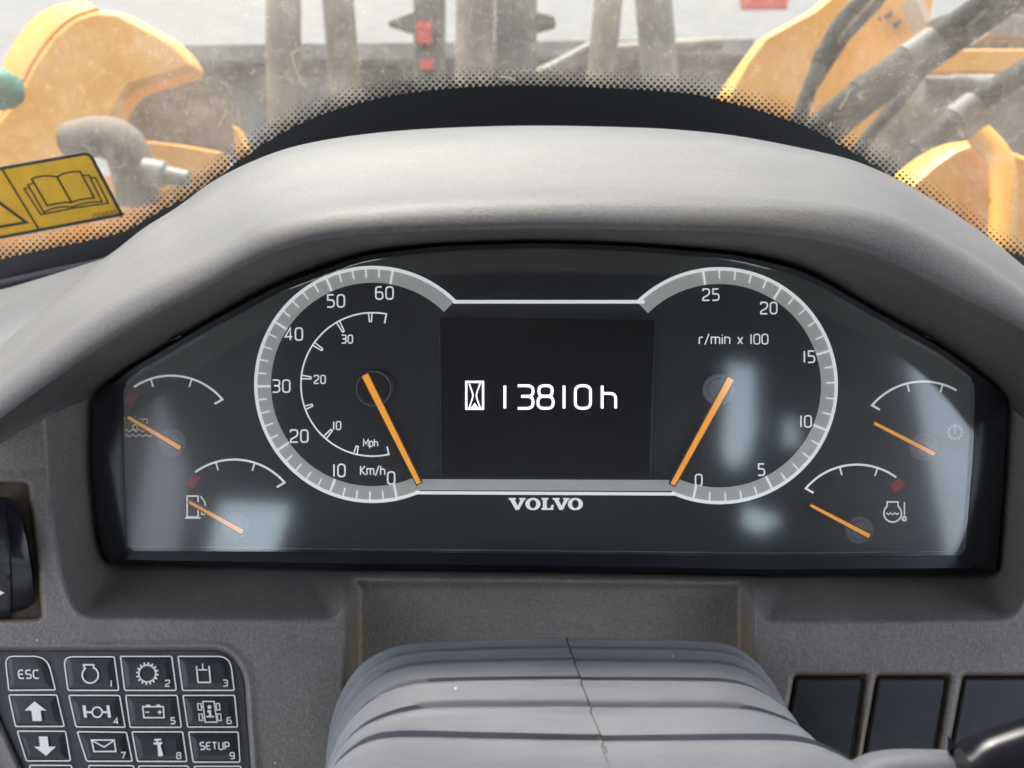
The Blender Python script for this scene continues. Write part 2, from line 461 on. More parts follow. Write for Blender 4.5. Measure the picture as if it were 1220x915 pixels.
# ------------------------------------------------------------------ stroke lettering
def glyphs():
    g = {}
    f = lambda p, r, c=False: (fillet(p, r, c, 5), c)
    w = 0.6
    g['0'] = (w, [f([(0, 0), (w, 0), (w, 1), (0, 1)], .27, True)])
    g['1'] = (0.12, [f([(.06, 0), (.06, 1)], 0)])
    g['2'] = (w, [f([(0, .80), (0, 1), (w, 1), (w, .52), (0, .22), (0, 0), (w, 0)], [0, .2, .27, .3, .2, 0, 0])])
    g['3'] = (w, [f([(0, 1), (w, 1), (w, .53), (.14, .53)], [0, .25, .2, 0]), f([(.14, .53), (w, .53), (w, 0), (0, 0)], [0, .25, .25, 0])])
    g['4'] = (w, [f([(.44, 0), (.44, 1), (0, .28), (.62, .28)], 0)])
    g['5'] = (w, [f([(.56, 1), (.05, 1), (.05, .57), (w, .57), (w, 0), (0, 0)], [0, 0, 0, .27, .27, 0])])
    g['6'] = (w, [f([(.5, 1), (0, 1), (0, 0), (w, 0), (w, .57), (0, .57)], [0, .4, .25, .25, .25, 0])])
    g['7'] = (w, [f([(0, 1), (w, 1), (.2, 0)], 0)])
    g['8'] = (w, [f([(.04, .53), (.56, .53), (.56, 1), (.04, 1)], .2, True), f([(0, 0), (w, 0), (w, .53), (0, .53)], .24, True)])
    g['9'] = (w, [f([(.1, 0), (w, 0), (w, 1), (0, 1), (0, .43), (w, .43)], [0, .4, .25, .25, .25, 0])])
    g['K'] = (.58, [f([(0, 0), (0, 1)], 0), f([(.56, 1), (.06, .5), (.6, 0)], 0)])
    g['m'] = (.86, [f([(0, 0), (0, .7), (.43, .7), (.43, 0)], [0, 0, .18, 0]), f([(.43, .5), (.43, .7), (.86, .7), (.86, 0)], [0, .02, .18, 0])])
    g['M'] = (.74, [f([(0, 0), (0, 1), (.37, .35), (.74, 1), (.74, 0)], 0)])
    g['p'] = (.5, [f([(0, -.28), (0, .7), (.5, .7), (.5, 0), (0, 0)], [0, 0, .22, .22, 0])])
    g['h'] = (.52, [f([(0, 0), (0, 1)], 0), f([(0, .66), (.52, .66), (.52, 0)], [0, .24, 0])])
    g['n'] = (.52, [f([(0, 0), (0, .7), (.52, .7), (.52, 0)], [0, 0, .24, 0])])
    g['r'] = (.34, [f([(0, 0), (0, .7), (.36, .7)], [0, .2, 0])])
    g['i'] = (.06, [f([(.03, 0), (.03, .7)], 0), f([(.03, .86), (.03, .98)], 0)])
    g['x'] = (.48, [f([(0, 0), (.48, .7)], 0), f([(0, .7), (.48, 0)], 0)])
    g['/'] = (.42, [f([(0, -.08), (.42, 1.05)], 0)])
    g['E'] = (.58, [f([(.6, 1), (0, 1), (0, 0), (.6, 0)], [0, .3, .3, 0]), f([(0, .5), (.52, .5)], 0)])
    g['S'] = (.6, [f([(.58, 1), (0, 1), (0, .5), (.6, .5), (.6, 0), (0, 0)], [0, .25, .25, .25, .25, 0])])
    g['C'] = (.6, [f([(.6, 1), (0, 1), (0, 0), (.6, 0)], [0, .3, .3, 0])])
    g['T'] = (.62, [f([(0, 1), (.62, 1)], 0), f([(.31, 1), (.31, 0)], 0)])
    g['U'] = (.62, [f([(0, 1), (0, 0), (.62, 0), (.62, 1)], [0, .28, .28, 0])])
    g['P'] = (.58, [f([(0, 0), (0, 1), (.58, 1), (.58, .42), (0, .42)], [0, 0, .27, .27, 0])])
    g[' '] = (.35, [])
    return g
GL = glyphs()

def text(mb, s, cx, cy, h, sw, f, wx=1.0, gap=0.26, rot=0.0, shear=0.0):
    tot = sum(GL[c][0] for c in s) * wx + gap * (len(s) - 1)
    x = -tot / 2
    c, sn = math.cos(R(rot)), math.sin(R(rot))
    for ch in s:
        w, strokes = GL[ch]
        for pts, closed in strokes:
            q = []
            for (a, b) in pts:
                u = (x + a * wx + shear * (b - .5)) * h; v = (b - .5) * h
                q.append((cx + u * c - v * sn, cy - (u * sn + v * c)))
            mb.ribbon(q, sw, f, closed)
        x += w * wx + gap

# ------------------------------------------------------------------ dashboard: hood
A_OUT = fillet([(126, 672), (117, 640), (109, 560), (110, 472), (150, 440), (240, 386), (330, 337), (430, 302), (520, 291), (640, 287), (760, 291), (880, 301),
                (960, 320), (1040, 366), (1120, 410), (1166, 442), (1201, 470), (1197, 560), (1188, 684), (920, 686), (640, 681), (400, 678)],
               [14, 10, 10, 12, 10, 20, 20, 20, 20, 20, 20, 20, 20, 20, 10, 8, 14, 10, 10, 10, 10, 10], True, 4)
A_IN = fillet([(152, 657), (148, 560), (147, 456), (168, 440), (240, 398), (330, 349), (430, 311), (520, 299), (640, 295), (760, 299), (880, 310),
               (960, 331), (1040, 377), (1120, 421), (1162, 452), (1160, 540), (1150, 662), (920, 664), (640, 660), (400, 658)],
              [8, 10, 14, 10, 20, 20, 20, 20, 20, 20, 20, 20, 20, 10, 14, 10, 8, 10, 10, 10], True, 4)

C0 = [(-90, 490), (0, 412), (52, 368), (106, 320), (140, 294), (171, 269), (210, 244), (252, 213), (297, 190), (350, 171), (420, 158), (505, 150), (627, 146),
      (750, 148), (820, 152), (887, 160), (975, 178), (1024, 192), (1076, 217), (1132, 252), (1185, 291), (1220, 322), (1310, 400)]
C1 = [(-90, 535), (0, 462), (94, 388), (168, 342), (217, 318), (260, 296), (310, 268), (365, 252), (420, 244), (520, 237), (640, 233), (760, 234), (880, 237),
      (950, 241), (1010, 247), (1060, 258), (1100, 276), (1150, 304), (1220, 350), (1310, 420)]
C2 = [(-90, 570), (0, 498), (94, 430), (168, 384), (240, 346), (300, 312), (360, 290), (420, 281), (520, 275), (640, 272), (760, 274), (880, 277), (940, 282),
      (1000, 292), (1045, 305), (1080, 320), (1150, 356), (1220, 392), (1310, 450)]
C3 = [(-90, 585), (0, 520), (60, 487), (112, 465), (150, 441), (240, 387), (330, 338), (430, 303), (520, 292), (640, 288), (760, 292), (880, 302), (960, 321),
      (1040, 367), (1120, 411), (1165, 443), (1197, 470), (1240, 505), (1310, 560)]
NH = 150
c0, c1, c2, c3 = [resample(catmull(c, 10), NH) for c in (C0, C1, C2, C3)]
def sstep(a, b, x):
    t = min(1, max(0, (x - a) / (b - a))); return t * t * (3 - 2 * t)
def d3(x):
    return -0.052 + 0.048 * sstep(40, 125, x) * (1 - sstep(1185, 1270, x))
prof = []
for i in range(NH):
    q0, q1, q2, q3 = (P(*c0[i], 0.085), P(*c1[i], -0.073), P(*c2[i], -0.083), P(*c3[i], d3(c3[i][0])))
    down = Vector((0, 0.03, -0.05))
    mid = q0.lerp(q1, 0.5) + Vector((0, 0, 0.006))
    pts = [q0 + Vector((0, 0.035, -0.075)), q0 + Vector((0, 0.022, -0.022)), q0 + Vector((0, 0.010, -0.003)), q0.lerp(q1, 0.10) + Vector((0, 0, .001)), mid, q0.lerp(q1, 0.86), q1,
           q1.lerp(q2, 0.5) + Vector((0, -0.003, 0)), q2, q2.lerp(q3, 0.12) + Vector((0, 0, 0.0005)), q2.lerp(q3, 0.55) + Vector((0, 0, 0.002)), q3, q3 + Vector((0, 0.004, -0.002))]
    prof.append([Vector(p) for p in catmull([tuple(p) for p in pts], 6)])
hood = MB().rows(prof)
dash = Thing('dashboard', 'dark grey moulded plastic dashboard with arched hood round the gauges', 'dashboard', P(610, 930, 0.02))
dash.part('hood', hood, 'hood', smooth=True)

# ------------------------------------------------------------------ dashboard: fascia as one moulded sheet
B_OUT = fillet([(50, 400), (52, 490), (60, 600), (75, 690), (92, 736), (397, 738), (426, 697), (884, 697), (910, 741), (1206, 739), (1232, 690), (1246, 480), (1246, 400)],
               [0, 4, 20, 20, 24, 10, 12, 12, 12, 22, 20, 4, 0], True, 5)
NOTCH = [(425, 697), (885, 697), (885, 1000), (425, 1000)]
KEYPAD = fillet([(-12, 774), (270, 773), (292, 800), (303, 960), (44, 960), (-10, 840)], [8, 24, 30, 4, 4, 20], True, 6)
ROCKER = fillet([(-30, 574), (33, 577), (50, 736), (-30, 740)], [3, 3, 5, 3], True, 4)
BLANKS = [[(946, 804), (1033, 804), (1011, 950), (920, 950)], [(1044, 804), (1133, 804), (1108, 950), (1018, 950)], [(1147, 804), (1238, 804), (1214, 950), (1120, 950)]]
BLANKS_R = [fillet(b, [4, 5, 4, 4], True, 4) for b in BLANKS]

def sdf(poly, X, Y):
    """signed distance, negative inside"""
    d = np.full(X.shape, 1e9); ins = np.zeros(X.shape, bool); n = len(poly)
    for i in range(n):
        ax, ay = poly[i][:2]; bx, by = poly[(i + 1) % n][:2]
        ex, ey = bx - ax, by - ay; L = ex * ex + ey * ey
        if L < 1e-9: continue
        t = np.clip(((X - ax) * ex + (Y - ay) * ey) / L, 0, 1)
        d = np.minimum(d, (X - ax - t * ex) ** 2 + (Y - ay - t * ey) ** 2)
        if abs(ey) > 1e-12:
            c = ((ay > Y) != (by > Y)) & (X < ex * (Y - ay) / ey + ax)
            ins ^= c
    d = np.sqrt(d)
    return np.where(ins, -d, d)

def ss(a, b, x):
    t = np.clip((x - a) / (b - a), 0, 1); return t * t * (3 - 2 * t)

def gauss(a, sig):
    k = np.exp(-0.5 * (np.arange(-int(3 * sig + 1), int(3 * sig + 2)) / sig) ** 2); k /= k.sum(); r = len(k) // 2
    for ax in (0, 1):
        p = np.pad(a, [(r, r) if i == ax else (0, 0) for i in range(2)], mode='edge')
        a = sum(w * np.take(p, np.arange(i, i + a.shape[ax]), axis=ax) for i, w in enumerate(k))
    return a

STEP = 2.0
xs = np.arange(-60, 1281, STEP); ys = np.arange(400, 985, STEP)
X, Y = np.meshgrid(xs, ys)
dA = sdf(A_OUT, X, Y); dB = sdf(B_OUT, X, Y); dN = sdf(NOTCH, X, Y)
FS, FZ = 0.26, -282.5 * K * (D - 0.052)
def front_plane(py):
    """depth of the flat lower fascia behind photo row py"""
    tz = (457.5 - py) * K
    return (-0.052 + FS * (tz * D - FZ)) / (1 - FS * tz)
side = np.where(Y > 560, front_plane(Y), front_plane(560.0))
m = 1 - ss(-2, 13, dN)
front = side * (1 - m) + (-0.017 + np.clip(Y - 697, 0, 300) * 0.00004) * m
t = np.clip(dA / np.maximum(1e-6, dA + np.maximum(0, -dB)), 0, 1)
dep = np.where(dB < 0, -0.003 + (front + 0.003) * t, front)
dep = np.where(dA < 0, 0.0, dep)
dep = np.where((dN < 0), front, dep)
dep -= 0.0007 * np.exp(-((dB - 1.5) / 2.6) ** 2) * (Y > 600)      # soft rolled lip
dep = gauss(dep, 1.1)
dK = sdf(KEYPAD, X, Y); dep += 0.004 * (1 - ss(-4, 3, dK))
dep -= 0.0012 * (1 - ss(3, 12, dK)) * ss(-4, 3, dK)
for b in BLANKS_R:
    dep += 0.006 * (1 - ss(-2, 2, sdf(b, X, Y)))
dep += 0.009 * (1 - ss(-2, 2, sdf(ROCKER, X, Y)))
dep = gauss(dep, 0.7)
c3x = np.array([p[0] for p in c3]); c3y = np.array([p[1] for p in c3])
above = Y < np.interp(X, c3x, c3y) - np.where((X > 75) & (X < 1225), 1.0, 14)
kill = (dA < -14) | above | (dK < -9)
T_ = D + dep
co = np.stack([(X - 610) * K * T_, dep, (457.5 - Y) * K * T_], -1).reshape(-1, 3) - np.array(dash.base)
ny, nx = X.shape
idx = np.arange(ny * nx).reshape(ny, nx)
q = np.stack([idx[:-1, :-1], idx[1:, :-1], idx[1:, 1:], idx[:-1, 1:]], -1).reshape(-1, 4)
kf = (kill[:-1, :-1] & kill[1:, 1:]).reshape(-1)
q = q[~kf]
used = np.unique(q); remap = np.full(ny * nx, -1); remap[used] = np.arange(len(used))
me = bpy.data.meshes.new('fascia')
me.from_pydata(co[used].tolist(), [], remap[q].tolist())
me.polygons.foreach_set('use_smooth', [True] * len(me.polygons))
me.materials.append(MT['dash']); me.update()
rng = np.random.default_rng(3)
nz = gauss(rng.random(X.shape), 3.0); nz = (nz - nz.min()) / (nz.max() - nz.min())
nz2 = gauss(rng.random(X.shape), 9.0); nz2 = (nz2 - nz2.min()) / (nz2.max() - nz2.min())
grime = np.exp(-(np.abs(dN) / 9.0) ** 2) * (Y > 705) * ss(700, 760, Y) * 0.9
grime = np.maximum(grime, np.exp(-(np.maximum(dA, 0) / 2.4) ** 2) * 0.8 * (Y > 640))
grime = np.maximum(grime, np.exp(-(np.abs(sdf(ROCKER, X, Y)) / 5.0) ** 2) * 0.8)
for b in BLANKS_R:
    grime = np.maximum(grime, np.exp(-(np.abs(sdf(b, X, Y)) / 2.2) ** 2) * 0.75)
grime = np.maximum(grime, 0.30 * ss(0.5, 0.8, nz2) * (m > 0.5))
grime = np.clip(grime * (0.35 + 1.1 * nz), 0, 1).reshape(-1)[used]
at_ = me.attributes.new('grime', 'FLOAT', 'POINT'); at_.data.foreach_set('value', grime.astype(np.float32))
fas = bpy.data.objects.new('fascia', me); col.objects.link(fas); fas.parent = dash.o

def fascia_depth(px, py):
    i = int(round((px - xs[0]) / STEP)); j = int(round((py - ys[0]) / STEP))
    return float(dep[min(max(j, 0), ny - 1), min(max(i, 0), nx - 1)])

# pale shelf left of the hood
rows = []
for (xa, ya, d_) , (xb, yb, e_) in zip([(-120, 384, .150), (0, 346, .150), (60, 328, .150), (130, 306, .150), (200, 282, .150)], [(-120, 540, .02), (0, 440, .02), (60, 400, .02), (130, 345, .02), (200, 300, .02)]):
    a, b = P(xa, ya, d_), P(xb, yb, e_)
    rows.append([a + Vector((0, .02, -.02)), a + Vector((0, .004, -.002)), a, a.lerp(b, .08) - Vector((0, 0, .003)), a.lerp(b, .12) - Vector((0, 0, .0045)), a.lerp(b, .16) - Vector((0, 0, .002)), a.lerp(b, .6), b])
dash.part('side_shelf', MB().rows(rows), 'shelf', smooth=50)

# ------------------------------------------------------------------ instrument cluster
cl = Thing('instrument_cluster', 'instrument panel under clear cover with two big dials and small gauges', 'instrument panel', P(640, 684, 0.0))
n_in = resample(A_IN + [A_IN[0]], 241)[:-1]; n_out = resample(A_OUT + [A_OUT[0]], 241)[:-1]
# start both loops at the same corner
def align(loop, target):
    k = min(range(len(loop)), key=lambda i: (loop[i][0] - target[0]) ** 2 + (loop[i][1] - target[1]) ** 2)
    return loop[k:] + loop[:k]
n_in = align(n_in, (640, 660)); n_out = align(n_out, (640, 682))
LZ = -0.013
bz = MB()
bz.rows([[P(*p, 0.004) for p in n_out], [P(*p, -0.008) for p in n_out], [P(*inset(n_out, 2)[i], -0.0105) for i in range(240)],
         [P(p[0] * .35 + o[0] * .65, p[1] * .35 + o[1] * .65, -0.0135) for p, o in zip(n_in, n_out)], [P(*p, LZ - 0.0002) for p in n_in],
         [P(*inset(n_in, 1.5)[i], LZ + 0.003) for i in range(240)], [P(*inset(n_in, 1)[i], 0.002) for i in range(240)]], True)
cl.part('bezel', bz, 'black', smooth=40)
fp = MB().slab(inset(n_in, -6), at(0.0), 0.004)
cl.part('face_plate', fp, 'face')
lens_pts = inset(n_in, 0.5)
cl.part('clear_cover', MB().slab(lens_pts, at(LZ), 0.002), 'lens')
# thin moulded line low on the face
cl.part('moulded_line', MB().ribbon([(155, 651), (400, 654), (640, 656), (920, 659), (1148, 657)], 1.4, at(0, .0004)), 'hub')

H1, H2 = 0.0006, 0.0014
LC, RC = (444, 458), (857, 459.5)
def dial(name, c, a_line_end, flip, ticks, label):
    a0, a1 = a_line_end
    # raised grey ring: a slab bent round the dial
    N = 96
    r_out, r_mid, r_in = 137.5, 136.5, 121
    rows = []
    for k in range(N + 1):
        a = R(a0 + (a1 - a0) * k / N); u = (math.cos(a), -math.sin(a))
        g = lambda r, y: P(c[0] + u[0] * r, c[1] + u[1] * r, y)
        rows.append([g(r_out, 0), g(r_out, -.0010), g(r_in + .6, -.0010), g(r_in, 0)])
    ring = cl.part('dial_ring', MB().rows(rows), 'ring')
    ring['label'] = label
    rim = MB().ribbon(arc(c[0], c[1], 139.3, a0, a1, N), 4.0, at(0, .0012))
    cl.part('ring_outline', rim, 'print', ring)
    tk = MB()
    for (a, r0, r1, w) in ticks:
        u = (math.cos(R(a)), -math.sin(R(a)))
        tk.ribbon([(c[0] + u[0] * r0, c[1] + u[1] * r0), (c[0] + u[0] * r1, c[1] + u[1] * r1)], w, at(0, .0015))
    cl.part('tick_marks', tk, 'print', ring)
    return ring

dk = MB()
for c in (LC, RC):
    dk.slab(arc(c[0], c[1], 124, 0, 357, 80), at(-.0003), .0003)
cl.part('dial_disc', MB().slab(arc(LC[0], LC[1], 124, 0, 357, 80), at(-.0003), .0002, back=False), 'dial')
cl.part('dial_disc', MB().slab(arc(RC[0], RC[1], 124, 0, 357, 80), at(-.0003), .0002, back=False), 'dial')

tl = []
for v in range(0, 61, 2):
    a = -78 - v * 202 / 60
    tl.append((a, 121.5, 138, 2.4) if v % 10 == 0 else (a, 127.5, 138, 1.6))
aL0, aL1 = 45.5, 293.5
speed = dial('speed', LC, (aL0, aL1), 1, tl, 'ring of the speed dial on the left')
tr_ = []
for v in range(0, 26):
    a = -103 + v * 201 / 25
    tr_.append((a, 121.5, 138, 2.4) if v % 5 == 0 else (a, 127.5, 138, 1.6))
rev = dial('rev', RC, (-114, 134.5), -1, tr_, 'ring of the engine speed dial on the right')

fpr = at(0, .0006)
for s, x, y in (('60', 458, 349), ('50', 400, 358.5), ('40', 350, 398), ('30', 335, 460), ('20', 356.5, 519.5), ('10', 404, 560.5), ('0', 466, 569.5)):
    num = MB(); text(num, s, x, y, 14.5, 1.8, fpr, 0.95, 0.27); cl.part('numeral', num, 'print', speed)
for s, x, y in (('30', 413.5, 404), ('20', 381, 452), ('10', 401.5, 507)):
    nm = MB(); text(nm, s, x, y, 9.6, 1.4, fpr, 0.9, 0.27); cl.part('small_numeral', nm, 'print', speed)
nm = MB(); text(nm, 'Mph', 441.5, 527.5, 8.5, 1.2, fpr, 0.9, 0.2); cl.part('unit_lettering', nm, 'print', speed)
nm = MB(); text(nm, 'Km/h', 444, 560.5, 10.5, 1.4, fpr, 0.9, 0.2)
cl.part('unit_lettering', nm, 'print', speed)
ms = MB()
ar = arc(LC[0], LC[1], 85.5, 79, 283, 70)
ms.ribbon([(LC[0] + 74 * math.cos(R(79)), LC[1] - 74 * math.sin(R(79)))] + ar + [(LC[0] + 76 * math.cos(R(283)), LC[1] - 76 * math.sin(R(283)))], 1.8, fpr)
for a, l in ((92, 10), (119, 13), (145.5, 12), (174, 11), (199, 9), (228, 12), (256, 9)):
    for da in (-1.0, 1.0):
        ms.ribbon([(LC[0] + 85 * math.cos(R(a + da * 1.4)), LC[1] - 85 * math.sin(R(a + da * 1.4))), (LC[0] + (85 - l) * math.cos(R(a + da * .9)), LC[1] - (85 - l) * math.sin(R(a + da * .9)))], 1.5, fpr)
    ms.ribbon([(LC[0] + (85 - l) * math.cos(R(a - 1.3)), LC[1] - (85 - l) * math.sin(R(a - 1.3))), (LC[0] + (85 - l) * math.cos(R(a + 1.3)), LC[1] - (85 - l) * math.sin(R(a + 1.3)))], 1.5, fpr)
cl.part('inner_scale', ms, 'print', speed)
for s, x, y in (('0', 832.5, 572), ('5', 907, 559.5), ('10', 960, 502), ('15', 964, 425), ('20', 916, 367), ('25', 847, 351)):
    nr = MB(); text(nr, s, x, y, 13.5, 1.7, fpr, 0.95, 0.27); cl.part('numeral', nr, 'print', rev)
nr = MB(); text(nr, 'r/min x 100', 874, 404, 11.5, 1.4, fpr, 1.0, 0.24)
cl.part('unit_lettering', nr, 'print', rev)

# bars that join the two dials
cl.part('top_line', MB().ribbon([(540, 359.5), (768, 359.5)], 4.2, at(0, .0012)), 'print')
cl.part('bottom_bar', MB().slab([(503, 571), (797, 572), (806, 585), (494, 584)], at(-.0008), .0008, back=False), 'ring')
cl.part('bottom_line', MB().ribbon([(497, 587), (803, 588.5)], 3.8, at(0, .0012)), 'print')

def hand(parent, hub, r, tail, tip, w0, w1, hz=-.0055, hm='hub'):
    hb = MB().disc(hub[0], hub[1], r, 0, hz + .0016, 36, 2.5)
    hb.disc(hub[0], hub[1], r * .72, hz + .002, hz + .0008, 30, 1.5)
    h = cl.part('needle_hub', hb, hm, parent, smooth=40)
    d = Vector((tip[0] - tail[0], tip[1] - tail[1])).normalized(); n = Vector((-d.y, d.x))
    pts = [(tail[0] + n.x * w0 / 2, tail[1] + n.y * w0 / 2), (tail[0] - n.x * w0 / 2, tail[1] - n.y * w0 / 2),
           (tip[0] - n.x * w1 / 2, tip[1] - n.y * w1 / 2), (tip[0] + n.x * w1 / 2, tip[1] + n.y * w1 / 2)]
    cl.part('needle_body', MB().slab(fillet(inset(pts, -1.3), 1.2, True, 3), at(hz + .0004), .0030), 'needleside', parent)
    cl.part('needle', MB().slab(fillet(pts, 1.2, True, 3), at(hz), .0022, ((0, -.0003), (.7, 0))), 'needle', parent)

hand(speed, (448, 461), 21, (434.5, 446.5), (499, 576), 8.0, 5.6, hm='hubdark')
cl.part('hub_ring', MB().ribbon(arc(445, 463, 20.5, 0, 350, 36), 1.3, at(-.0042), True), 'hub', speed)
hand(rev, (857, 464), 19, (871, 451), (801.5, 577.5), 8.0, 5.6)

def gauge(label, c, a0, a1, hook, ticks, tail, tip, hubr, hub):
    g = MB()
    p = arc(c[0], c[1], 79.5, a0, a1, 26)
    p = p + [(c[0] + 69 * math.cos(R(a1 + 1.5 * hook)), c[1] - 69 * math.sin(R(a1 + 1.5 * hook)))]
    g.ribbon(p, 2.4, at(0, .0006))
    for a in ticks:
        g.ribbon([(c[0] + 79 * math.cos(R(a)), c[1] - 79 * math.sin(R(a))), (c[0] + 69.5 * math.cos(R(a)), c[1] - 69.5 * math.sin(R(a)))], 1.8, at(0, .0006))
    o = cl.part('gauge_scale', g, 'print'); o['label'] = label
    hand(o, hub, hubr, tail, tip, 5.2, 3.2, -.0045)
    return o
gTL = gauge('upper left small gauge', (204, 527), 124, 40, 1, (108, 72), (214.5, 534), (152, 497), 17, (203, 528))
gBL = gauge('lower left fuel gauge', (279, 627), 126, 41, 1, (106, 72), (289, 634), (225, 598), 17, (279, 628))
gTR = gauge('upper right small gauge', (1100, 534), 60, 140, -1, (104, 73), (1113.5, 541), (1042, 504), 17, (1102, 532))
gBR = gauge('lower right engine temperature gauge', (1021, 633), 54, 140, -1, (105, 72), (1036.5, 639), (966, 602), 16.5, (1025, 632))

def redmark(parent, x, y, rot, m='red'):
    c, s = math.cos(R(rot)), math.sin(R(rot))
    pts = [(x + (u * c - v * s), y + (u * s + v * c)) for u, v in ((-8, -5.5), (8, -5.5), (8, 5.5), (-8, 5.5))]
    cl.part('red_zone', MB().slab(fillet(pts, 2, True, 3), at(-.0005), .0005, back=False), m, parent)
redmark(gBR, 1069.5, 578, -35)
redmark(gBL, 230, 573, -60)
redmark(gTL, 156, 474, -60)
# symbols
fi = at(0, .0006)
s = MB()      # fuel pump
s.ribbon([(223, 591), (236, 591), (236, 616), (223, 616)], 1.8, fi, True)
s.ribbon([(220.5, 617), (239, 617)], 2, fi)
s.ribbon([(225, 600), (234, 600)], 1.5, fi)
s.ribbon(fillet([(236, 604), (240, 604), (240, 613), (244.5, 613), (244.5, 599), (239, 591)], 2, False, 3), 1.6, fi)
cl.part('fuel_symbol', s, 'print', gBL)
s = MB()      # coolant
for k in range(2):
    s.ribbon([(150 + 4 * i, 516 + 6 * k + (1.4 if i % 2 else -1.4) - 3) for i in range(9)], 1.2, fi)
s.ribbon([(161, 496), (161, 507)], 2.2, fi); s.ribbon(arc(161, 509, 3, 0, 350, 12), 1.5, fi)
s.ribbon([(165, 499), (170, 499)], 1.2, fi); s.ribbon(arc(173, 502, 3, 0, 350, 12), 1.2, fi)
cl.part('coolant_symbol', s, 'printdim', gTL)
s = MB()      # gear with thermometer
s.ribbon(arc(1138, 515, 7.5, 0, 350, 24), 1.4, fi, True)
for k in range(12):
    a = R(k * 30); s.ribbon([(1138 + 7.5 * math.cos(a), 515 + 7.5 * math.sin(a)), (1138 + 10 * math.cos(a), 515 + 10 * math.sin(a))], 1.8, fi)
s.ribbon([(1138, 509), (1138, 517)], 1.6, fi)
cl.part('gear_symbol', s, 'printdim', gTR)
s = MB()      # engine with thermometer
s.ribbon(arc(1063.5, 611.5, 10.5, 128, 412, 30), 1.8, fi)
s.ribbon([(1057, 603), (1057, 598), (1070, 598), (1070, 603)], 1.8, fi)
for k in range(1):
    s.ribbon([(1056 + 2.5 * i, 612 + (1 if i % 2 else -1)) for i in range(7)], 1.4, fi)
s.ribbon([(1077.5, 598), (1077.5, 614)], 1.6, fi); s.ribbon(arc(1077.5, 618, 2.2, 0, 350, 10), 2.4, fi)
cl.part('engine_symbol', s, 'print', gBR)

# display
sc_ = MB().slab([(523, 379), (781, 381), (775, 570), (525, 568)], at(-.0022), .0022, ((0, 0), (1.2, .0001)), back=False)
disp = cl.part('display', sc_, 'screen')
fd = at(-.0022, .0005)
s = MB()
for t_, x in (('1', 601.5), ('3', 626), ('8', 650), ('1', 672), ('0', 694.5), ('h', 725.5)):
    text(s, t_, x, 473, 27, 3.1, fd, 1.12 if t_ != 'h' else 1.15)
cl.part('hour_digits', s, 'lit', disp)
s = MB()
s.ribbon([(555.5, 455), (575.5, 455), (575.5, 487), (555.5, 487)], 2.4, fd, True)
s.ribbon(fillet([(559, 457), (564, 471), (559, 486)], 4, False, 4), 1.5, fd)
s.ribbon(fillet([(572, 457), (567, 471), (572, 486)], 4, False, 4), 1.5, fd)
s.slab([(561, 486), (565.5, 480), (570, 486)], fd, .0002, back=False)
cl.part('hourglass_symbol', s, 'lit', disp)

# slab-serif badge lettering
s = MB()
def glyph_poly(pts, x, w):
    s.slab([(x + a * w, 607.5 - b * 14.0) for a, b in pts], at(-.0006), .0006, back=False)
def gv(x, w):
    glyph_poly([(0, 1), (.42, 1), (.42, .88), (.34, .86), (.53, .34), (.70, .86), (.62, .88), (.62, 1), (1, 1), (1, .88), (.92, .86), (.60, 0), (.40, 0), (.08, .86), (0, .88)], x, w)
def go(x, w):
    N = 28; vs = []
    for k in range(N):
        a = 2 * math.pi * k / N
        vs.append(P(x + w / 2 + w / 2 * math.cos(a), 600.5 + 7.4 * math.sin(a), -.0006)); vs.append(P(x + w / 2 + w * .22 * math.cos(a), 600.5 + 5.0 * math.sin(a), -.0006))
    s.add(vs, [(2 * k, 2 * k + 1, (2 * k + 3) % (2 * N), (2 * k + 2) % (2 * N)) for k in range(N)])
gv(606, 20.5); go(626, 18); 
glyph_poly([(0, 1), (.58, 1), (.58, .88), (.45, .86), (.45, .14), (.72, .14), (.86, .42), (1, .42), (.98, 0), (0, 0), (0, .12), (.13, .14), (.13, .86), (0, .88)], 645, 14.5)
gv(658.5, 20); go(676.5, 18)
cl.part('badge', s, 'print')

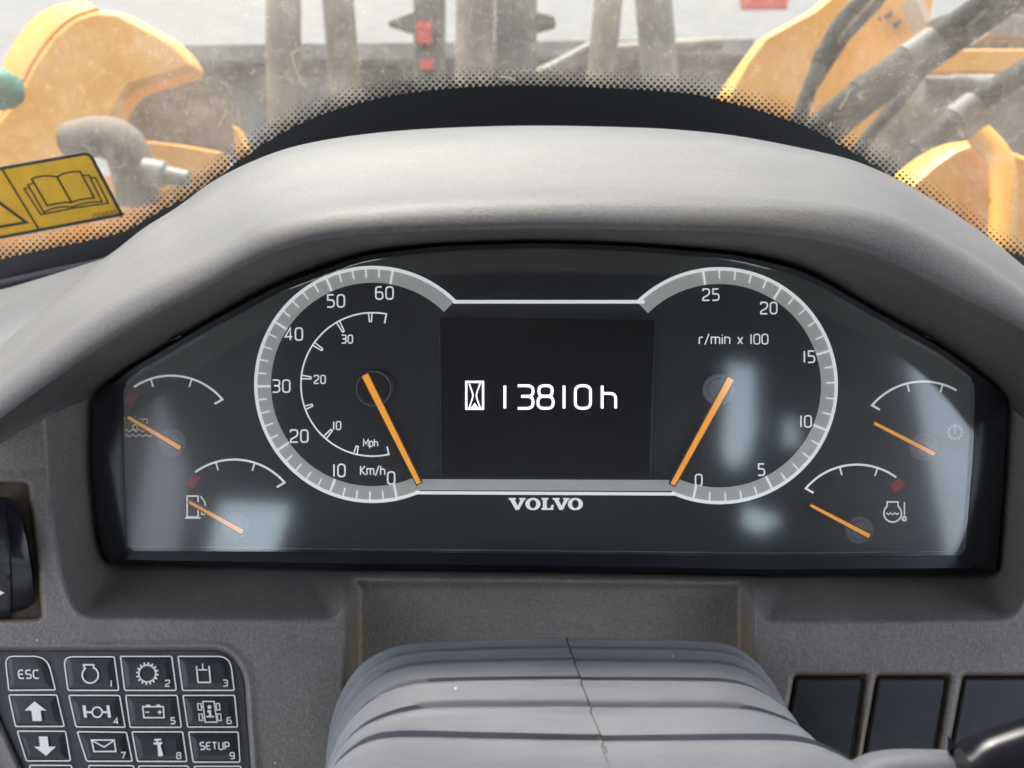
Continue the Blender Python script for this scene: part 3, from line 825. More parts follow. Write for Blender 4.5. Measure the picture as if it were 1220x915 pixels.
# ------------------------------------------------------------------ keypad
def KD(px, py): return front_plane(py) + 0.0012
fk = lambda off: (lambda px, py: P(px, py, KD(px, py) - off))
kp = Thing('keypad', 'black membrane keypad with white outlined keys and symbols', 'keypad', P(150, 940, -.05))
kp.part('backing_panel', MB().slab(inset(KEYPAD, 1.2), fk(0), .005, ((0, -.0016), (1.0, -.0008), (2.5, -.0006))), 'keypanel', smooth=35)
KEYS = [
    ('esc', [(6, 782), (56, 782), (66, 822), (10.5, 822.5)], [10, 16, 2, 2]),
    ('1', [(75.5, 782.5), (136, 782.5), (141.5, 822.5), (81, 822.5)], [11, 2, 2, 2]),
    ('2', [(143.4, 782), (204.5, 782), (210, 822.5), (148.6, 822.5)], [2, 2, 2, 2]),
    ('3', [(212, 782), (274, 782), (279, 822.5), (217.6, 822.5)], [2, 15, 2, 2]),
    ('up', [(10.5, 828), (67.5, 828), (76.5, 865.5), (18.5, 865.5)], 2),
    ('4', [(82, 828.5), (142.5, 828.5), (149, 866.4), (90.5, 866)], 2),
    ('5', [(149.7, 828.5), (211, 828.5), (216, 866.5), (155, 866.5)], 2),
    ('6', [(218, 828.5), (279.5, 828.5), (283, 866.2), (223.6, 866.2)], 2),
    ('down', [(20.5, 871), (78, 871.3), (84, 906.5), (31.5, 906.5)], 2),
    ('7', [(92, 871.8), (150.5, 872.5), (157.7, 907), (103.3, 907)], 2),
    ('8', [(157.3, 872), (217.5, 872), (222.7, 907.2), (163.6, 907.2)], 2),
    ('9', [(224.7, 872.2), (283.8, 872.2), (285.8, 908), (230.2, 908)], 2),
    ('r0', [(35, 911.8), (85, 912), (92, 946), (44, 946)], 2), ('r1', [(105.5, 912), (159, 912.3), (165, 946), (113, 946)], 2),
    ('r2', [(165, 912.5), (224, 912.7), (229, 946), (171, 946)], 2), ('r3', [(231.3, 913), (287, 913), (290, 946), (237, 946)], 2)]
KDESC = {'esc': 'key marked ESC', 'up': 'key with up arrow', 'down': 'key with down arrow', '1': 'key 1 with engine symbol', '2': 'key 2 with gear wheel', '3': 'key 3 with cylinder symbol',
         '4': 'key 4 with axle symbol', '5': 'key 5 with battery symbol', '6': 'key 6 with machine symbol', '7': 'key 7 with envelope', '8': 'key 8 with wrench', '9': 'key 9 marked SETUP'}
for nm_, pts, rad in KEYS:
    rp = fillet(pts, rad if hasattr(rad, '__len__') else [rad] * 4, True, 5)
    k = kp.part('key', MB().rslab(pts, rad, fk(0), .002, ((1.2, 0), (2.6, .0003), (5.0, .0006), (9, .0008))), 'key', smooth=50)
    if nm_ in KDESC: k['label'] = KDESC[nm_]
    kp.part('key_outline', MB().ribbon(rp, 1.5, fk(.0004), True), 'keyprint', k)
    f = fk(.0014); fs_ = at
    s = MB(); g2 = MB()
    shx = lambda x, y, cx, cy: (cx + x + y * .12, cy + y)
    def sp(pts, cx, cy): return [shx(x, y, cx, cy) for x, y in pts]
    if nm_ == 'esc': text(s, 'ESC', 34, 803.3, 9.6, 1.7, f, 1.05, .3, shear=-.1)
    if nm_ == 'up': s.poly([f(*p) for p in sp([(0, -12), (13, -1), (6, -1), (6, 11.5), (-5, 11.5), (-5, -1), (-13, -1)], 42.5, 847.5)])
    if nm_ == 'down': s.poly([f(*p) for p in sp([(0, 12), (-13, 1), (-6, 1), (-6, -11), (4.5, -11), (4.5, 1), (13, 1)], 53.5, 888.5)])
    if nm_ == '1':
        s.ribbon(arc(107.5, 804.2, 9.6, 122, 418, 28), 1.9, f); s.ribbon(sp([(-5, -7.5), (-6, -12.5), (6, -12.5), (5.6, -7.5)], 107, 804.5), 1.9, f)
    if nm_ == '2':
        s.ribbon(arc(175.5, 802.5, 10, 0, 350, 30), 1.8, f, True)
        for q_ in range(16):
            a = R(q_ * 22.5 + 6); s.ribbon([(175.5 + 10 * math.cos(a), 802.5 + 10 * math.sin(a)), (175.5 + 13.4 * math.cos(a), 802.5 + 13.4 * math.sin(a))], 2.2, f)
    if nm_ == '3':
        s.ribbon([(234, 793.5), (236, 813), (250.8, 813), (249, 793.5)], 1.7, f); s.ribbon([(236.5, 798), (247, 798)], 1.6, f); s.ribbon([(241.3, 790.5), (241.8, 798)], 1.6, f)
    if nm_ == '4':
        s.ribbon(arc(115.8, 848.5, 6, 0, 350, 20), 1.9, f, True)
        s.ribbon([(101.5, 848.5), (110, 848.5)], 2.4, f); s.ribbon([(122, 848.5), (129.5, 848.5)], 2.4, f)
        s.ribbon([(100, 840.5), (102, 855)], 3.6, f); s.ribbon([(128.6, 840.5), (130.6, 855)], 3.6, f)
    if nm_ == '5':
        s.ribbon([(170, 842), (194.5, 842), (195.5, 855), (171.5, 855)], 1.7, f, True); s.ribbon([(174, 840.5), (179, 840.5)], 2, f); s.ribbon([(186, 840.5), (191, 840.5)], 2, f)
        s.ribbon([(173, 848.5), (178, 848.5)], 1.5, f); s.ribbon([(187.5, 848.5), (193, 848.5)], 1.5, f); s.ribbon([(190.3, 845.8), (190.3, 851.2)], 1.5, f)
    if nm_ == '6':
        s.ribbon(sp([(-7, -12.3), (6.5, -12.3), (7, 12.3), (-7, 12.3)], 250, 848), 1.3, f, True)
        for (x, y) in ((-11.5, -6), (10.5, -6), (-11.5, 6.5), (10.5, 6.5)):
            s.ribbon(sp([(x - 2, y - 3.8), (x + 2, y - 3.8), (x + 2, y + 3.8), (x - 2, y + 3.8)], 250, 848), 1.2, f, True)
            s.ribbon(sp([(x + (2 if x < 0 else -2), y), (-7 if x < 0 else 6.8, y)], 250, 848), 1.2, f)
        s.ribbon(arc(249.5, 842.5, 1.1, 0, 330, 8), 2.4, f, True)
        s.ribbon([(247, 847.5), (250, 847.5), (250.5, 853.5)], 2.8, f); s.ribbon([(246, 853.8), (255, 853.8)], 1.8, f)
    if nm_ == '7':
        s.ribbon([(109, 881.7), (136, 881.7), (138, 895.3), (112, 895.3)], 1.7, f, True); s.ribbon([(110, 882.5), (124, 890), (135.5, 882.5)], 1.6, f)
    if nm_ == '8':
        s.poly([f(*p) for p in [(184, 880.3), (192, 880.0), (192.5, 882), (188, 882.6), (188.2, 884.2), (193, 884), (193.3, 886.2), (191, 887.2), (194.6, 900), (191, 901.5), (188.4, 900.5), (187.6, 887.5), (183, 886.8), (182.6, 884.8), (186.2, 884.3), (186.2, 882.6), (183.6, 882.4)]])
    if nm_ == '9': text(s, 'SETUP', 255.8, 888.7, 8.4, 1.5, f, 1.0, .27, shear=-.05)
    if s.v: kp.part('symbol', s, 'keyprint', k)
    DG = {'1': (132.5, 814.3), '2': (199.7, 814), '3': (268.5, 813.8), '4': (138.3, 858.8), '5': (206, 858.7), '6': (273, 858.5), '7': (146.8, 900), '8': (213, 900.3), '9': (276.6, 900.3)}
    if nm_ in DG:
        text(g2, nm_, *DG[nm_], 7.2, 1.3, f, 1.15); kp.part('digit', g2, 'keyprint', k)

# ------------------------------------------------------------------ switch blanks
LB = ['black blanking plate nearest the ribbed steering column cover', 'black blanking plate in the middle of the row of three', 'black blanking plate above the dark lever at the corner']
for i, b in enumerate(BLANKS):
    fb = lambda px, py: P(px, py, KD(px, py) + .0006)
    single('blanking_plate', LB[i], 'switch blank', MB().rslab(b, [8, 9, 8, 8], fb, .006, ((4.2, -.0016), (5.0, -.0006), (6.6, 0))), 'blank', fb(b[3][0], 940), 'blanking plates right of the column', 40)
    dirtstrip = MB().ribbon([(b[0][0] + 4, 804.6), (b[1][0] - 4, 804.6)], 1.6, lambda px, py: P(px, py, KD(px, py) - .0008))

# ------------------------------------------------------------------ rocker switch at the left edge
rk = Thing('rocker_switch', 'black curved rocker switch with white arrow in worn socket', 'switch', P(10, 740, -.05))
rk.part('socket', MB().slab(inset(ROCKER, 1.0), lambda px, py: P(px, py, KD(px, py) + .004), .006), 'socket')
rows = []
for k in range(25):
    u = k / 24
    y = 592 + u * 147
    xr = np.interp(u, [0, .05, .15, .35, .6, .8, .93, 1], [8, 20, 28, 35, 41.5, 45, 45, 40])
    bulge = -.010 * math.sin(math.pi * min(1, u * 1.0)) * (1 - .35 * u)
    dd = -.044 + bulge
    rows.append([P(-40, y, dd - .003), P(xr * .15, y, dd - .003), P(xr * .28, y, dd - .0028), P(xr * .34, y, dd - .0008), P(xr * .40, y, dd - .0006), P(xr * .72, y, dd + .0005), P(xr * .9, y, dd + .002), P(xr, y, dd + .009), P(xr, y, .0)])
rk.part('rocker', MB().rows(rows), 'black', smooth=50)
dd = -.0595
rk.part('arrow_mark', MB().add([P(-8, 699, dd), P(5.5, 706.5, dd), P(-8, 713, dd)], [(0, 1, 2)]), 'keyprint')

# ------------------------------------------------------------------ ribbed steering column cover
RIM0 = [(384, 985), (389, 905), (397, 852), (414, 812), (438, 785), (478, 768), (560, 762), (669, 759), (770, 760), (836, 762), (866, 766), (888, 776), (912, 800), (930, 840), (940, 985)]
RIM1 = [(378, 985), (382, 950), (390, 925), (404, 906), (432, 886), (470, 878), (570, 879), (700, 881), (830, 881), (925, 881), (965, 885), (998, 897), (1026, 914), (1045, 940), (1056, 985)]
NR = 121
r0 = resample(catmull(RIM0, 8), NR); r1 = resample(catmull(RIM1, 8), NR)
fr = [0, .095, .215, .405, .67, 1.0, 1.9]
dz = [-.066, -.0755, -.0865, -.100, -.116, -.135, -.185]
def rimpt(k, i):
    f = fr[k]; return (r0[i][0] * (1 - f) + r1[i][0] * f, r0[i][1] * (1 - f) + r1[i][1] * f)
boot = Thing('steering_column_cover', 'ribbed grey plastic cover of the steering column, split along its middle', 'column cover', P(690, 985, -.08))
mid = next(i for i in range(NR) if r0[i][0] >= 669)
for k in range(6):
    for side_, rng in (('l', range(0, mid + 1)), ('r', range(mid, NR))):
        rows = []
        for i in rng:
            a = P(*rimpt(k, i), dz[k]); b = P(*rimpt(k + 1, i), dz[k + 1])
            # outward direction at the rim, from the column's inside
            cx = P(680, 930, dz[k]); cx.y = a.y
            out = (a - cx); out.y = 0; out = out.normalized()
            if side_ == 'r': a = a - out * .0004; b = b - out * .0004
            if i == mid:
                sh = Vector((-.0003 if side_ == 'l' else .0003, 0, 0)); a = a + sh; b = b + sh
            yy = Vector((0, 1, 0))
            pts = [a - out * .016 + yy * .0003, a - out * .0012, a - out * .0003 - yy * .0003, a - yy * .0007, a - yy * .0020, a - yy * .0027 - out * .0003, a - yy * .0032 - out * .0011]
            g_ = .0038 + .0006 * k
            e_ = b + yy * g_ - (out * .0005 if k < 5 else out * 0)
            if k == 5:
                pts += [pts[-1].lerp(b, .3), pts[-1].lerp(b, .7), b, b - out * .02]
            else:
                pts += [pts[-1].lerp(e_, .3), pts[-1].lerp(e_, .7), e_, b + yy * (g_ - .0006) - out * .016, b - yy * .001 - out * .0165]
            rows.append(pts)
        boot.part('rib', MB().rows(rows), 'boot', smooth=60)
sm = MB()
for k in range(6):
    a = P(*rimpt(k, mid), dz[k]); b = P(*rimpt(k + 1, mid), dz[k + 1])
    pa, pb = a + Vector((0, 0, -.0006)), b + Vector((0, .001, -.0042))
    n = 6
    rws = []
    for j in range(n + 1):
        p = pa.lerp(pb, j / n); w = .00022 + .0002 * random.random()
        rws.append([p + Vector((-w, -.0003, .0004)), p + Vector((w, -.0003, .0004))])
    sm.rows(rws)
boot.part('seam', sm, 'socket')

# ------------------------------------------------------------------ lever at the lower right corner
lv = Thing('column_lever', 'dark curved lever with pale grey collar at the lower right corner', 'lever', P(1150, 960, -.15))
path = [(1138, 985), (1140, 930), (1146, 893), (1165, 878), (1190, 868), (1230, 857), (1300, 850)]
tp = resample(catmull(path[2:], 8), 30)
rows = []
for (x, y) in tp:
    a = P(x, y, -.150)
    rows.append([a + Vector((0, .012, -.012)), a + Vector((0, .008, -.003)), a + Vector((0, .002, 0)), a + Vector((0, -.003, -.0006)), a + Vector((0, -.008, -.004)), a + Vector((0, -.011, -.010)), a + Vector((0, -.012, -.03)), a + Vector((0, -.012, -.06))])
e = [p + Vector((0, 0, 0)) for p in rows[0]]
capm = MB().rows(rows)
capm.rows([rows[0], [Vector((p.x + .001, .0 + rows[0][0].y, p.z)) for p in rows[0]]])
lv.part('grip', capm, 'black', smooth=60)
cp = resample(catmull([(1020, 912), (1036, 904), (1056, 899), (1080, 897), (1115, 897.5), (1147, 899)], 8), 24)
rows = []
for (x, y) in cp:
    a = P(x, y, -.140)
    rows.append([a + Vector((0, .010, -.012)), a + Vector((0, .006, -.001)), a, a + Vector((0, -.003, -.0006)), a + Vector((0, -.006, -.0035)), a + Vector((0, -.007, -.03))])
lv.part('collar', MB().rows(rows), 'boot', smooth=60)

# ------------------------------------------------------------------ windscreen
ws = Thing('windscreen', 'dusty curved windscreen with black printed lower edge and fading dots', 'windscreen', PG(610, 150))
gl = MB(); g_rows = []
for py in (430, 300, 200, 100, 0, -150, -350, -600, -900):
    g_rows.append([PG(px, py) for px in (-500, -200, 100, 400, 700, 1000, 1300, 1700)])
gl.rows(g_rows)
ws.part('pane', gl, 'windshield', smooth=True)
F1 = [(-120, 334), (0, 309), (59, 296), (118, 284), (152, 274), (190, 252), (225, 234), (259, 211), (285, 192), (315, 171), (350, 151), (385, 136), (420, 125), (470, 113.5), (540, 105), (610, 102), (680, 103), (750, 106), (820, 111.5),
      (852, 118), (905, 132), (957, 150), (996, 170), (1040, 196), (1090, 230), (1140, 264), (1185, 294), (1220, 306), (1320, 340)]
f1 = resample(catmull(F1, 8), 260)
rows = [[PG(x, y, .0015) for x, y in f1], [PG(x, y + 26, .0015) for x, y in f1], [PG(x, y + 60, .0015) for x, y in f1]]
for i, (x, y) in enumerate(f1):      # the band narrows left of the hood
    n_ = sstep(150, 230, x) * (1 - sstep(1150, 1230, x) * .5)
    rows[1][i] = PG(x, y + 18 + 8 * n_, .0015); rows[2][i] = PG(x, y + 24 + 36 * n_, .0015)
ws.part('black_border', MB().rows(rows), 'frit')
dots = MB()
fx = np.array([p[0] for p in f1]); fy = np.array([p[1] for p in f1])
sp_ = 8.0
for j in range(-1, 90):
    for i in range(0, 175):
        x = -80 + i * sp_ + (sp_ / 2 if j % 2 else 0); y = 318 - j * 4.0 + (x - 610) * 0.006
        yb = float(np.interp(x, fx, fy))
        sl_ = (float(np.interp(x + 4, fx, fy)) - float(np.interp(x - 4, fx, fy))) / 8
        h = (yb - y) / math.sqrt(1 + sl_ * sl_)
        if h < -2 or h > 25: continue
        r = .35 + 2.7 * max(0, 1 - max(0, h) / 25) ** 1.15
        c = [PG(x + r * math.cos(math.pi * k / 4), y + r * .9 * math.sin(math.pi * k / 4), .0016) for k in range(8)]
        dots.add(c, [(0, 1, 2, 3, 4, 5, 6, 7)])
ws.part('border_dots', dots, 'frit', kind='stuff')
seal = MB().tube([PG(x, y + 30, .006) for x, y in [(-120, 338), (-60, 324), (0, 309), (59, 296), (118, 284), (160, 272), (200, 262)]], .0035, 10)
ws.part('rubber_seal', seal, 'rubber', smooth=True)
fg = lambda px, py: PG(px, py, .0018)
for pts, w in (([(346, 66), (352, 60), (360, 58), (368, 57), (372, 60)], 4), ([(348, 66), (350, 76), (355, 90), (359, 102)], 2.4), ([(1004, 106), (1014, 105), (1008, 118), (1000, 130)], 2.2), ([(991, 146), (988, 151)], 2.2),
               ([(259, 152), (270, 134), (268, 130)], 3.0), ([(596, 91), (606, 92), (614, 96)], 3)):
    ws.part('splash_mark', MB().ribbon(pts, w, fg), 'chip')

# ------------------------------------------------------------------ sticker on the windscreen
Z = lambda x, y: (x / 5.083, 160 + y / 5.083)
st = Thing('warning_sticker', 'yellow warning sticker with open book and triangle on the windscreen', 'sticker', PG(30, 290, .003))
outl = fillet([(-120, 219.5), (107.5, 179.5), (148.5, 257.5), (-120, 308)], [4, 9, 4, 4], True, 5)
fsk = lambda o: (lambda px, py: PG(px, py, .0020 + o))
st.part('rim', MB().slab(outl, fsk(0), .0002), 'stickeredge')
st.part('sheet', MB().slab(inset(outl, 1.1), fsk(.0003), .0002, back=False), 'sticker')
s = MB(); s.ribbon(inset(outl, 2.6), 3.4, fsk(.0006), True)
s.ribbon([Z(8, 205), Z(232, 572)], 2.0, fsk(.0006))
st.part('border_print', s, 'ink')
s = MB()
s.ribbon([Z(158, 533), (-34, 276), (-22, 226)], 3.6, fsk(.0006), True)
st.part('triangle_symbol', s, 'ink')
s = MB()
for pl in ([(190, 270), (225, 258), (262, 252), (310, 252), (345, 258), (432, 412), (395, 412), (340, 420), (285, 432)],
           [(345, 258), (385, 238), (430, 228), (485, 225), (570, 385), (530, 388), (480, 397), (432, 412)]):
    s.ribbon([Z(*p) for p in pl], 1.9, fsk(.0006), True)
s.ribbon([Z(*p) for p in [(200, 296), (168, 306), (265, 473), (320, 448), (380, 438), (440, 440), (490, 422), (545, 412), (617, 408), (543, 258), (540, 248), (494, 248)]], 1.7, fsk(.0006))
s.ribbon([Z(*p) for p in [(170, 324), (145, 330), (247, 487), (350, 466), (450, 446), (560, 430), (655, 417), (578, 262), (546, 264)]], 1.7, fsk(.0006))
st.part('book_symbol', s, 'ink')
s = MB(); text(s, '15048315', *Z(636, 482), 5.6, .8, fsk(.0006), .85, .28, rot=9)
st.part('part_number', s, 'inkfaint')

# ------------------------------------------------------------------ the loader outside
def wpx(pts, d): return [P(x, y, d) for x, y in pts]
# left lift arm
la = Thing('lift_boom', 'orange loader arm with rounded top behind the yellow sticker', 'loader arm', P(60, 330, 1.0), 'loader arms outside the windscreen')
arm = [(-60, 230), (-60, 150), (-8, 140), (14, 112), (34, 72), (58, 38), (84, 16), (112, 6), (142, 8), (175, 26), (206, 43), (224, 60), (240, 84), (200, 96), (160, 108), (146, 128), (138, 145), (100, 185), (60, 230)]
la.part('side_plate', MB().rslab(arm, 16, at(1.0), .03, ((0, -.025), (4, -.008), (8, -.002), (11, 0))), 'orange', smooth=10)
ei, eo = catmull([(-40, 160), (-8, 140), (14, 112), (34, 72), (58, 38), (84, 16), (112, 6)], 5), catmull([(-70, 150), (-30, 128), (-6, 100), (10, 62), (34, 28), (62, 8), (100, 0)], 5)
la.part('edge_face', MB().rows([[P(p[0] + 16, p[1] + 14, 1.03) for p in ei], [P(p[0] + 3, p[1] + 3, 1.008) for p in ei], [P(*p, 1.035) for p in eo], [P(*p, 1.12) for p in eo]]), 'orange', smooth=50)
la.part('lower_plate', MB().slab([(168, 166), (215, 171), (264, 180), (252, 205), (200, 230), (150, 230), (160, 190)], at(1.05), .05, ((0, -.01), (3, 0))), 'orange')
la.part('web_plate', MB().slab([(138, 128), (160, 106), (242, 84), (282, 120), (284, 175), (200, 172), (150, 170)], at(1.2), .05), 'brown')
la.part('lug', MB().slab([(276, 148), (284, 152), (294, 178), (280, 186)], at(1.0), .03, ((0, -.006), (2, 0))), 'orange')
la.part('lower_body', MB().slab([(-80, 260), (60, 225), (150, 205), (250, 190), (250, 330), (-80, 360)], at(1.3), .1), 'orange2')
single('hydraulic_fitting', 'dusty grey elbow fitting in front of the orange arm at the left', 'pipe fitting',
       MB().tube(catmull([tuple(P(88, 168, .93)), tuple(P(118, 163, .90)), tuple(P(145, 172, .88)), tuple(P(158, 200, .88)), tuple(P(166, 240, .9))], 6), [.028] * 8 + [.030] * 17, 18), 'brown', P(166, 240, .9), None, True)
single('hydraulic_fitting', 'short pale steel coupling beside the hood at the left', 'pipe fitting',
       MB().tube([P(172, 204, .86), P(196, 208, .86), P(200, 209, .86), P(224, 214, .86)], [.018, .018, .012, .012], 18), 'steel', P(200, 214, .86), None, 40)
single('hose_end', 'teal green hose end at the upper left edge', 'hose', MB().tube([P(-40, 100, .8), P(-5, 104, .8), P(10, 112, .8), P(17, 120, .8)], [.028, .028, .026, .016], 16), 'green', P(0, 120, .8), None, True)

# middle: pipes and posts that run up the lift frame
PIPES = [('tan pipe at the left of the lift frame, leftmost of the pair', [(338, -60), (338, 60), (341, 150)], 21, 'tan', 1.5),
         ('leaning tan pipe just right of the leftmost pipe pair', [(398, -60), (406, 40), (414, 130)], 19, 'tan', 1.55),
         ('tan pipe between the two dark posts', [(566, -60), (566, 30), (564, 120)], 23, 'tan', 1.45),
         ('leaning tan pipe right of the dark posts', [(730, -60), (722, 30), (712, 120)], 17, 'tan', 1.5),
         ('thick greyish pipe, rightmost of the upright pipes', [(772, -60), (782, 40), (788, 125)], 22, 'steel', 1.55)]
for lab, pts, w, m_, d_ in PIPES:
    single('steel_pipe', lab, 'pipe', MB().tube([Vector(p) for p in catmull([tuple(P(x, y, d_)) for x, y in pts], 5)], w * K * (D + d_), 16), m_, P(*pts[-1], d_), 'upright pipes outside the windscreen', True)
for lab, x0, x1, fl, marks in (('dark iron post with two red marks on its face', 492, 528, [(462, 26), (494, 14), (494, 36)], [(505, 38, 9, 13), (508, 76, 8, 6)]),
                               ('wider dark iron post with a side flange and small red mark', 590, 640, [(640, 14), (660, 20), (662, 28), (640, 34)], [(581, 73, 5, 8)])):
    t_ = Thing('iron_post', lab, 'post', P(x0, 150, 1.6), 'dark posts of the lift frame')
    t_.part('column', MB().slab([(x0, -60), (x1, -60), (x1, 160), (x0, 160)], at(1.6), .08, ((0, -.01), (2, 0))), 'dark')
    t_.part('flange', MB().slab(fl, at(1.61), .03), 'dark')
    for (mx_, my_, hw, hh) in marks:
        t_.part('red_mark', MB().slab([(mx_ - hw, my_ - hh), (mx_ + hw, my_ - hh), (mx_ + hw, my_ + hh), (mx_ - hw, my_ + hh)], at(1.585), .01), 'redtag')
bk = Thing('loader_bucket', 'wide steel bucket beyond the upright pipes', 'bucket', P(600, 160, 2.6))
bk.part('top_edge', MB().slab([(150, 52), (900, 44), (900, 66), (150, 76)], at(2.5), .12, ((0, -.01), (2, 0))), 'steel')
bk.part('back_plate', MB().slab([(150, 76), (900, 66), (900, 190), (150, 190)], at(2.62), .03), 'steel')
bk.part('stiffener', MB().slab([(430, 62), (492, 60), (492, 100), (430, 100)], at(2.55), .04), 'ground')
single('brace_bar', 'pale sloping bar between the pipes right of the middle', 'bar', MB().tube([P(640, 90, 1.9), P(700, 62, 1.9), P(860, 52, 1.9)], .016, 12), 'tan', P(640, 90, 1.9), None, True)
single('brace_bar', 'short bright bar sloping down behind the leaning pipe', 'bar', MB().tube([P(705, 56, 1.8), P(650, 86, 1.8)], .014, 12), 'steel', P(650, 86, 1.8), None, True)

# right lift arm and its surroundings
ra = Thing('lift_boom', 'orange loader arm crossed by black hoses at the upper right', 'loader arm', P(950, 330, 1.0), 'loader arms outside the windscreen')
arm = [(860, 240), (864, 108), (884, 72), (908, 40), (940, 22), (968, 7), (1000, -20), (1050, -60), (1130, -60), (1112, 30), (1080, 90), (1030, 180), (1000, 240)]
ra.part('side_plate', MB().rslab(arm, 10, at(1.1), .12, ((0, -.03), (4, -.008), (8, 0))), 'orange', smooth=10)
ra.part('edge_strip', MB().slab([(1088, -10), (1096, -10), (1110, 24), (1104, 28)], at(1.04), .05), 'stickeredge')
ra.part('cross_bar', MB().slab([(1136, 52), (1300, 52), (1300, 91), (1090, 91)], at(.95), .08, ((0, -.03), (5, -.006), (8, 0))), 'orange', smooth=40)
ra.part('back_plate', MB().slab([(1000, 60), (1300, -40), (1300, 260), (980, 240)], at(1.4), .05), 'brown')
body = Thing('frame_casting', 'orange rounded frame casting beside the hood at the right', 'loader frame', P(1150, 330, .6))
bp = [(1050, 330), (1062, 240), (1078, 208), (1104, 184), (1130, 166), (1156, 156), (1188, 156), (1212, 168), (1300, 200), (1300, 360)]
body.part('casting', MB().rslab(bp, 20, at(.62), .10, ((0, -.05), (6, -.02), (12, -.006), (18, 0))), 'orange', smooth=10)
body.part('rib', MB().tube(catmull([tuple(P(1166, 160, .60)), tuple(P(1190, 190, .59)), tuple(P(1196, 240, .58)), tuple(P(1190, 320, .57))], 6), .014, 14), 'orange', smooth=True)
single('hydraulic_cylinder', 'pale wrapped cylinder below the orange cross bar', 'cylinder', MB().tube([P(1098, 106, .86), P(1130, 106, .86), P(1134, 107, .86), P(1175, 107, .86), P(1240, 112, .86)], [.017, .017, .020, .020, .020], 18), 'steel', P(1100, 120, .86), None, 40)
single('steel_bracket', 'bright steel bracket at the upper right corner', 'bracket', MB().slab([(1180, 28), (1204, 14), (1300, 22), (1300, 50), (1200, 48), (1170, 44)], at(1.0), .04, ((0, -.01), (4, 0))), 'steel', P(1190, 50, 1.0))
HOSES = [('thick black hose running down from the upper right corner', [(1230, -60), (1185, -8), (1112, 46), (1040, 96), (1000, 128), (950, 170)], 13.5, .78),
         ('black hose lying along the underside of the thickest hose', [(1250, -30), (1206, 4), (1130, 58), (1064, 104), (1016, 140), (960, 190)], 11, .80),
         ('thin black hose steeply crossing below the thick pair', [(1150, 40), (1104, 78), (1070, 122), (1034, 164), (1000, 210)], 8, .84),
         ('curved black hose over the orange arm, left of the thick pair', [(1060, -40), (1026, 0), (998, 32), (976, 76), (958, 124), (945, 160)], 9, .95),
         ('black hose curving close beside the curved one', [(1075, -40), (1044, 4), (1010, 40), (992, 66), (970, 100)], 7, .97),
         ('dark hose above the rounded orange frame at the right edge', [(1290, 40), (1222, 84), (1160, 124), (1110, 166), (1072, 206), (1040, 250)], 14, .70)]
for lab, pts, w, d_ in HOSES:
    hp_ = [Vector(p) for p in catmull([tuple(P(x, y, d_)) for x, y in pts], 7)]
    ho_ = single('hydraulic_hose', lab, 'hose', MB().tube([Vector(p) for p in catmull([tuple(P(x, y, d_)) for x, y in pts], 7)], w * K * (D + d_), 14), 'hose', P(*pts[-1], d_), 'hydraulic hoses outside the windscreen', True)
    for q0_, q1_, sw_, mm_ in ((.40, .46, 1.16, 'dark'), (.62, .64, 1.12, 'hose')) if w in (13.5, 14) else ((.55, .58, 1.15, 'hose'),) if w == 9 else ():
        i0, i1 = int(q0_ * len(hp_)), int(q1_ * len(hp_)) + 1
        link('ferrule' if mm_ == 'dark' else 'tie_band', MB().tube(hp_[i0:i1 + 1], w * K * (D + d_) * sw_, 14), mm_, ho_, P(*pts[-1], d_), 40)
for (bx, by) in ((1060, 16), (1070, 27)):
    ra.part('bolt', MB().rslab([(bx + 4 * math.cos(R(60 * k)), by + 4 * math.sin(R(60 * k))) for k in range(6)], .5, at(1.09), .02, ((0, 0), (.8, .003))), 'dark')
single('red_sign', 'small red sign far off at the top edge', 'sign', MB().slab([(882, -8), (940, -8), (938, 9), (884, 9)], at(4.0), .03), 'redtag', P(912, 9, 4.0))

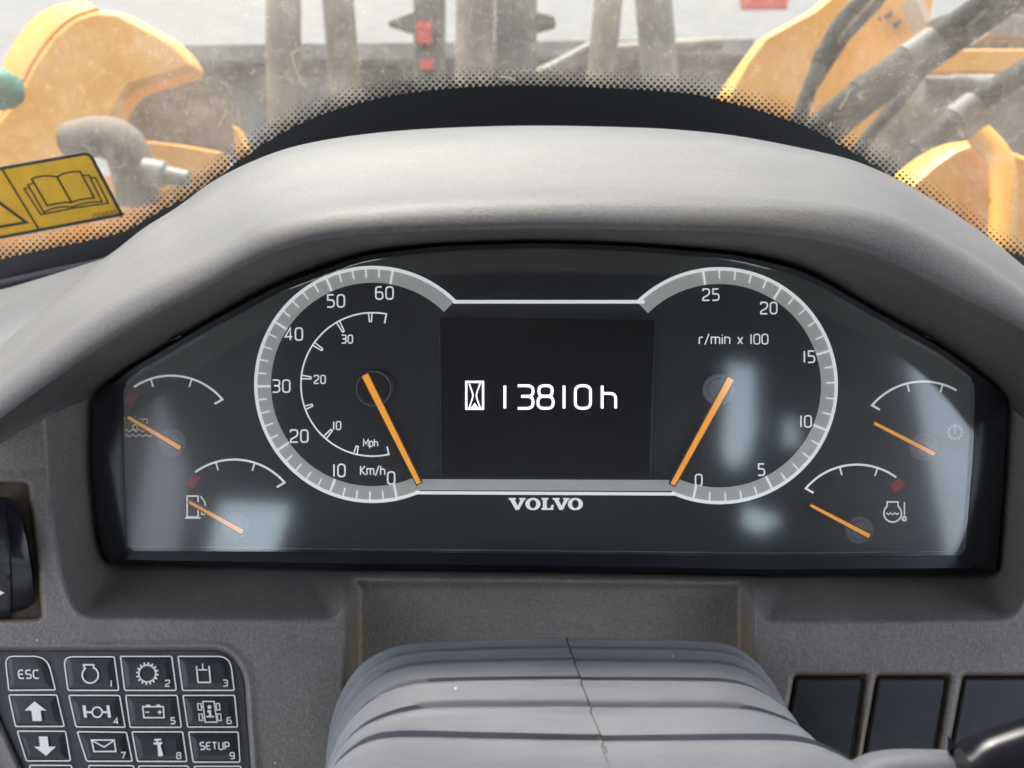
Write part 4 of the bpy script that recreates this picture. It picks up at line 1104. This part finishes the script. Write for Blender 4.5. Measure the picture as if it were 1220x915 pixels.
# ------------------------------------------------------------------ ground and cab, in world coordinates
g = MB().add([(-200, -200, 0), (200, -200, 0), (200, 200, 0), (-200, 200, 0)], [(0, 1, 2, 3)])
go_ = link('ground', g, 'ground'); go_['kind'] = 'structure'
I4 = Matrix.Identity(4)
cb = Thing('cab', 'dark cab lining, pillars and roof, seen only mirrored in the gauge cover', 'cab', (0, -.5, 1.1), None, I4)
cb.part('roof', MB().box((-.82, -1.45, 3.28), (.82, .35, 3.36)), 'cab')
cb.part('floor', MB().box((-.82, -1.45, 1.08), (.82, .30, 1.12)), 'cab')
def mirror(px, py, yw=-1.40):
    """where the line of sight through photo pixel px, py lands on the rear wall after the gauge cover turns it back"""
    p0 = M @ P(px, py, LZ)
    d = (M.to_3x3() @ Vector(((px - 610) * K, -1.0, (457.5 - py) * K)))
    return p0 + d * ((yw - p0.y) / d.y)
GLARE_HOLES = [[(868, 418), (905, 424), (906, 500), (896, 540), (874, 562), (860, 540), (866, 470)],  # made-up openings, outlined so their reflections form glare patches on the gauge cover
         [(940, 478), (955, 490), (962, 530), (934, 532)],
         [(252, 588), (350, 592), (318, 690), (232, 690)],
         [(890, 590), (945, 612), (905, 636), (885, 626)],
         [(60, 440), (188, 462), (222, 560), (208, 700), (60, 730)]]
W0 = [Vector((-.82, -1.40, 1.12)), Vector((.82, -1.40, 1.12)), Vector((.82, -1.40, 3.28)), Vector((-.82, -1.40, 3.28))]
hl = [[Vector((max(-.74, min(.74, mirror(*p).x)), -1.40, min(3.2, mirror(*p).z))) for p in h] for h in GLARE_HOLES]
rw = MB()
hl.append([Vector((-.74, -1.40, 1.75)), Vector((.74, -1.40, 1.75)), Vector((.74, -1.40, 2.60)), Vector((-.74, -1.40, 2.60))])  # wide low opening added to let more light onto the dash, never mirrored
allp = [W0] + hl
flat = [p for l in allp for p in l]
rw.add(flat, [tuple(t) for t in tessellate_polygon(allp)])
bkv = [p + Vector((0, -.05, 0)) for p in flat]
rw.add(bkv, [tuple(t) for t in tessellate_polygon([[p + Vector((0, -.05, 0)) for p in l] for l in allp])])
for l in hl:
    rw.rows([l, [p + Vector((0, -.05, 0)) for p in l]], True)
cb.part('rear_panel', rw, 'cab')
for l in hl:
    cb.part('added_pane', MB().add([p + Vector((0, -.025, 0)) for p in l], [tuple(range(len(l)))]), 'dimming' if l is hl[4] else 'tinted')  # panes filling the added glare and light openings
for sx in (-1, 1):
    a, b = sorted((sx * .77, sx * .82))
    cb.part('side_panel', MB().box((a, -1.40, 1.12), (b, .30, 1.55)), 'cab')
    cb.part('door_pillar', MB().box((a, -.98, 1.55), (b, -.90, 3.28)), 'cab')
    cb.part('front_pillar', MB().box((a, .20, 1.55), (b, .30, 3.28)), 'cab')
cb.part('front_panel', MB().box((-.77, .26, 1.12), (.77, .30, 2.1)), 'cab')
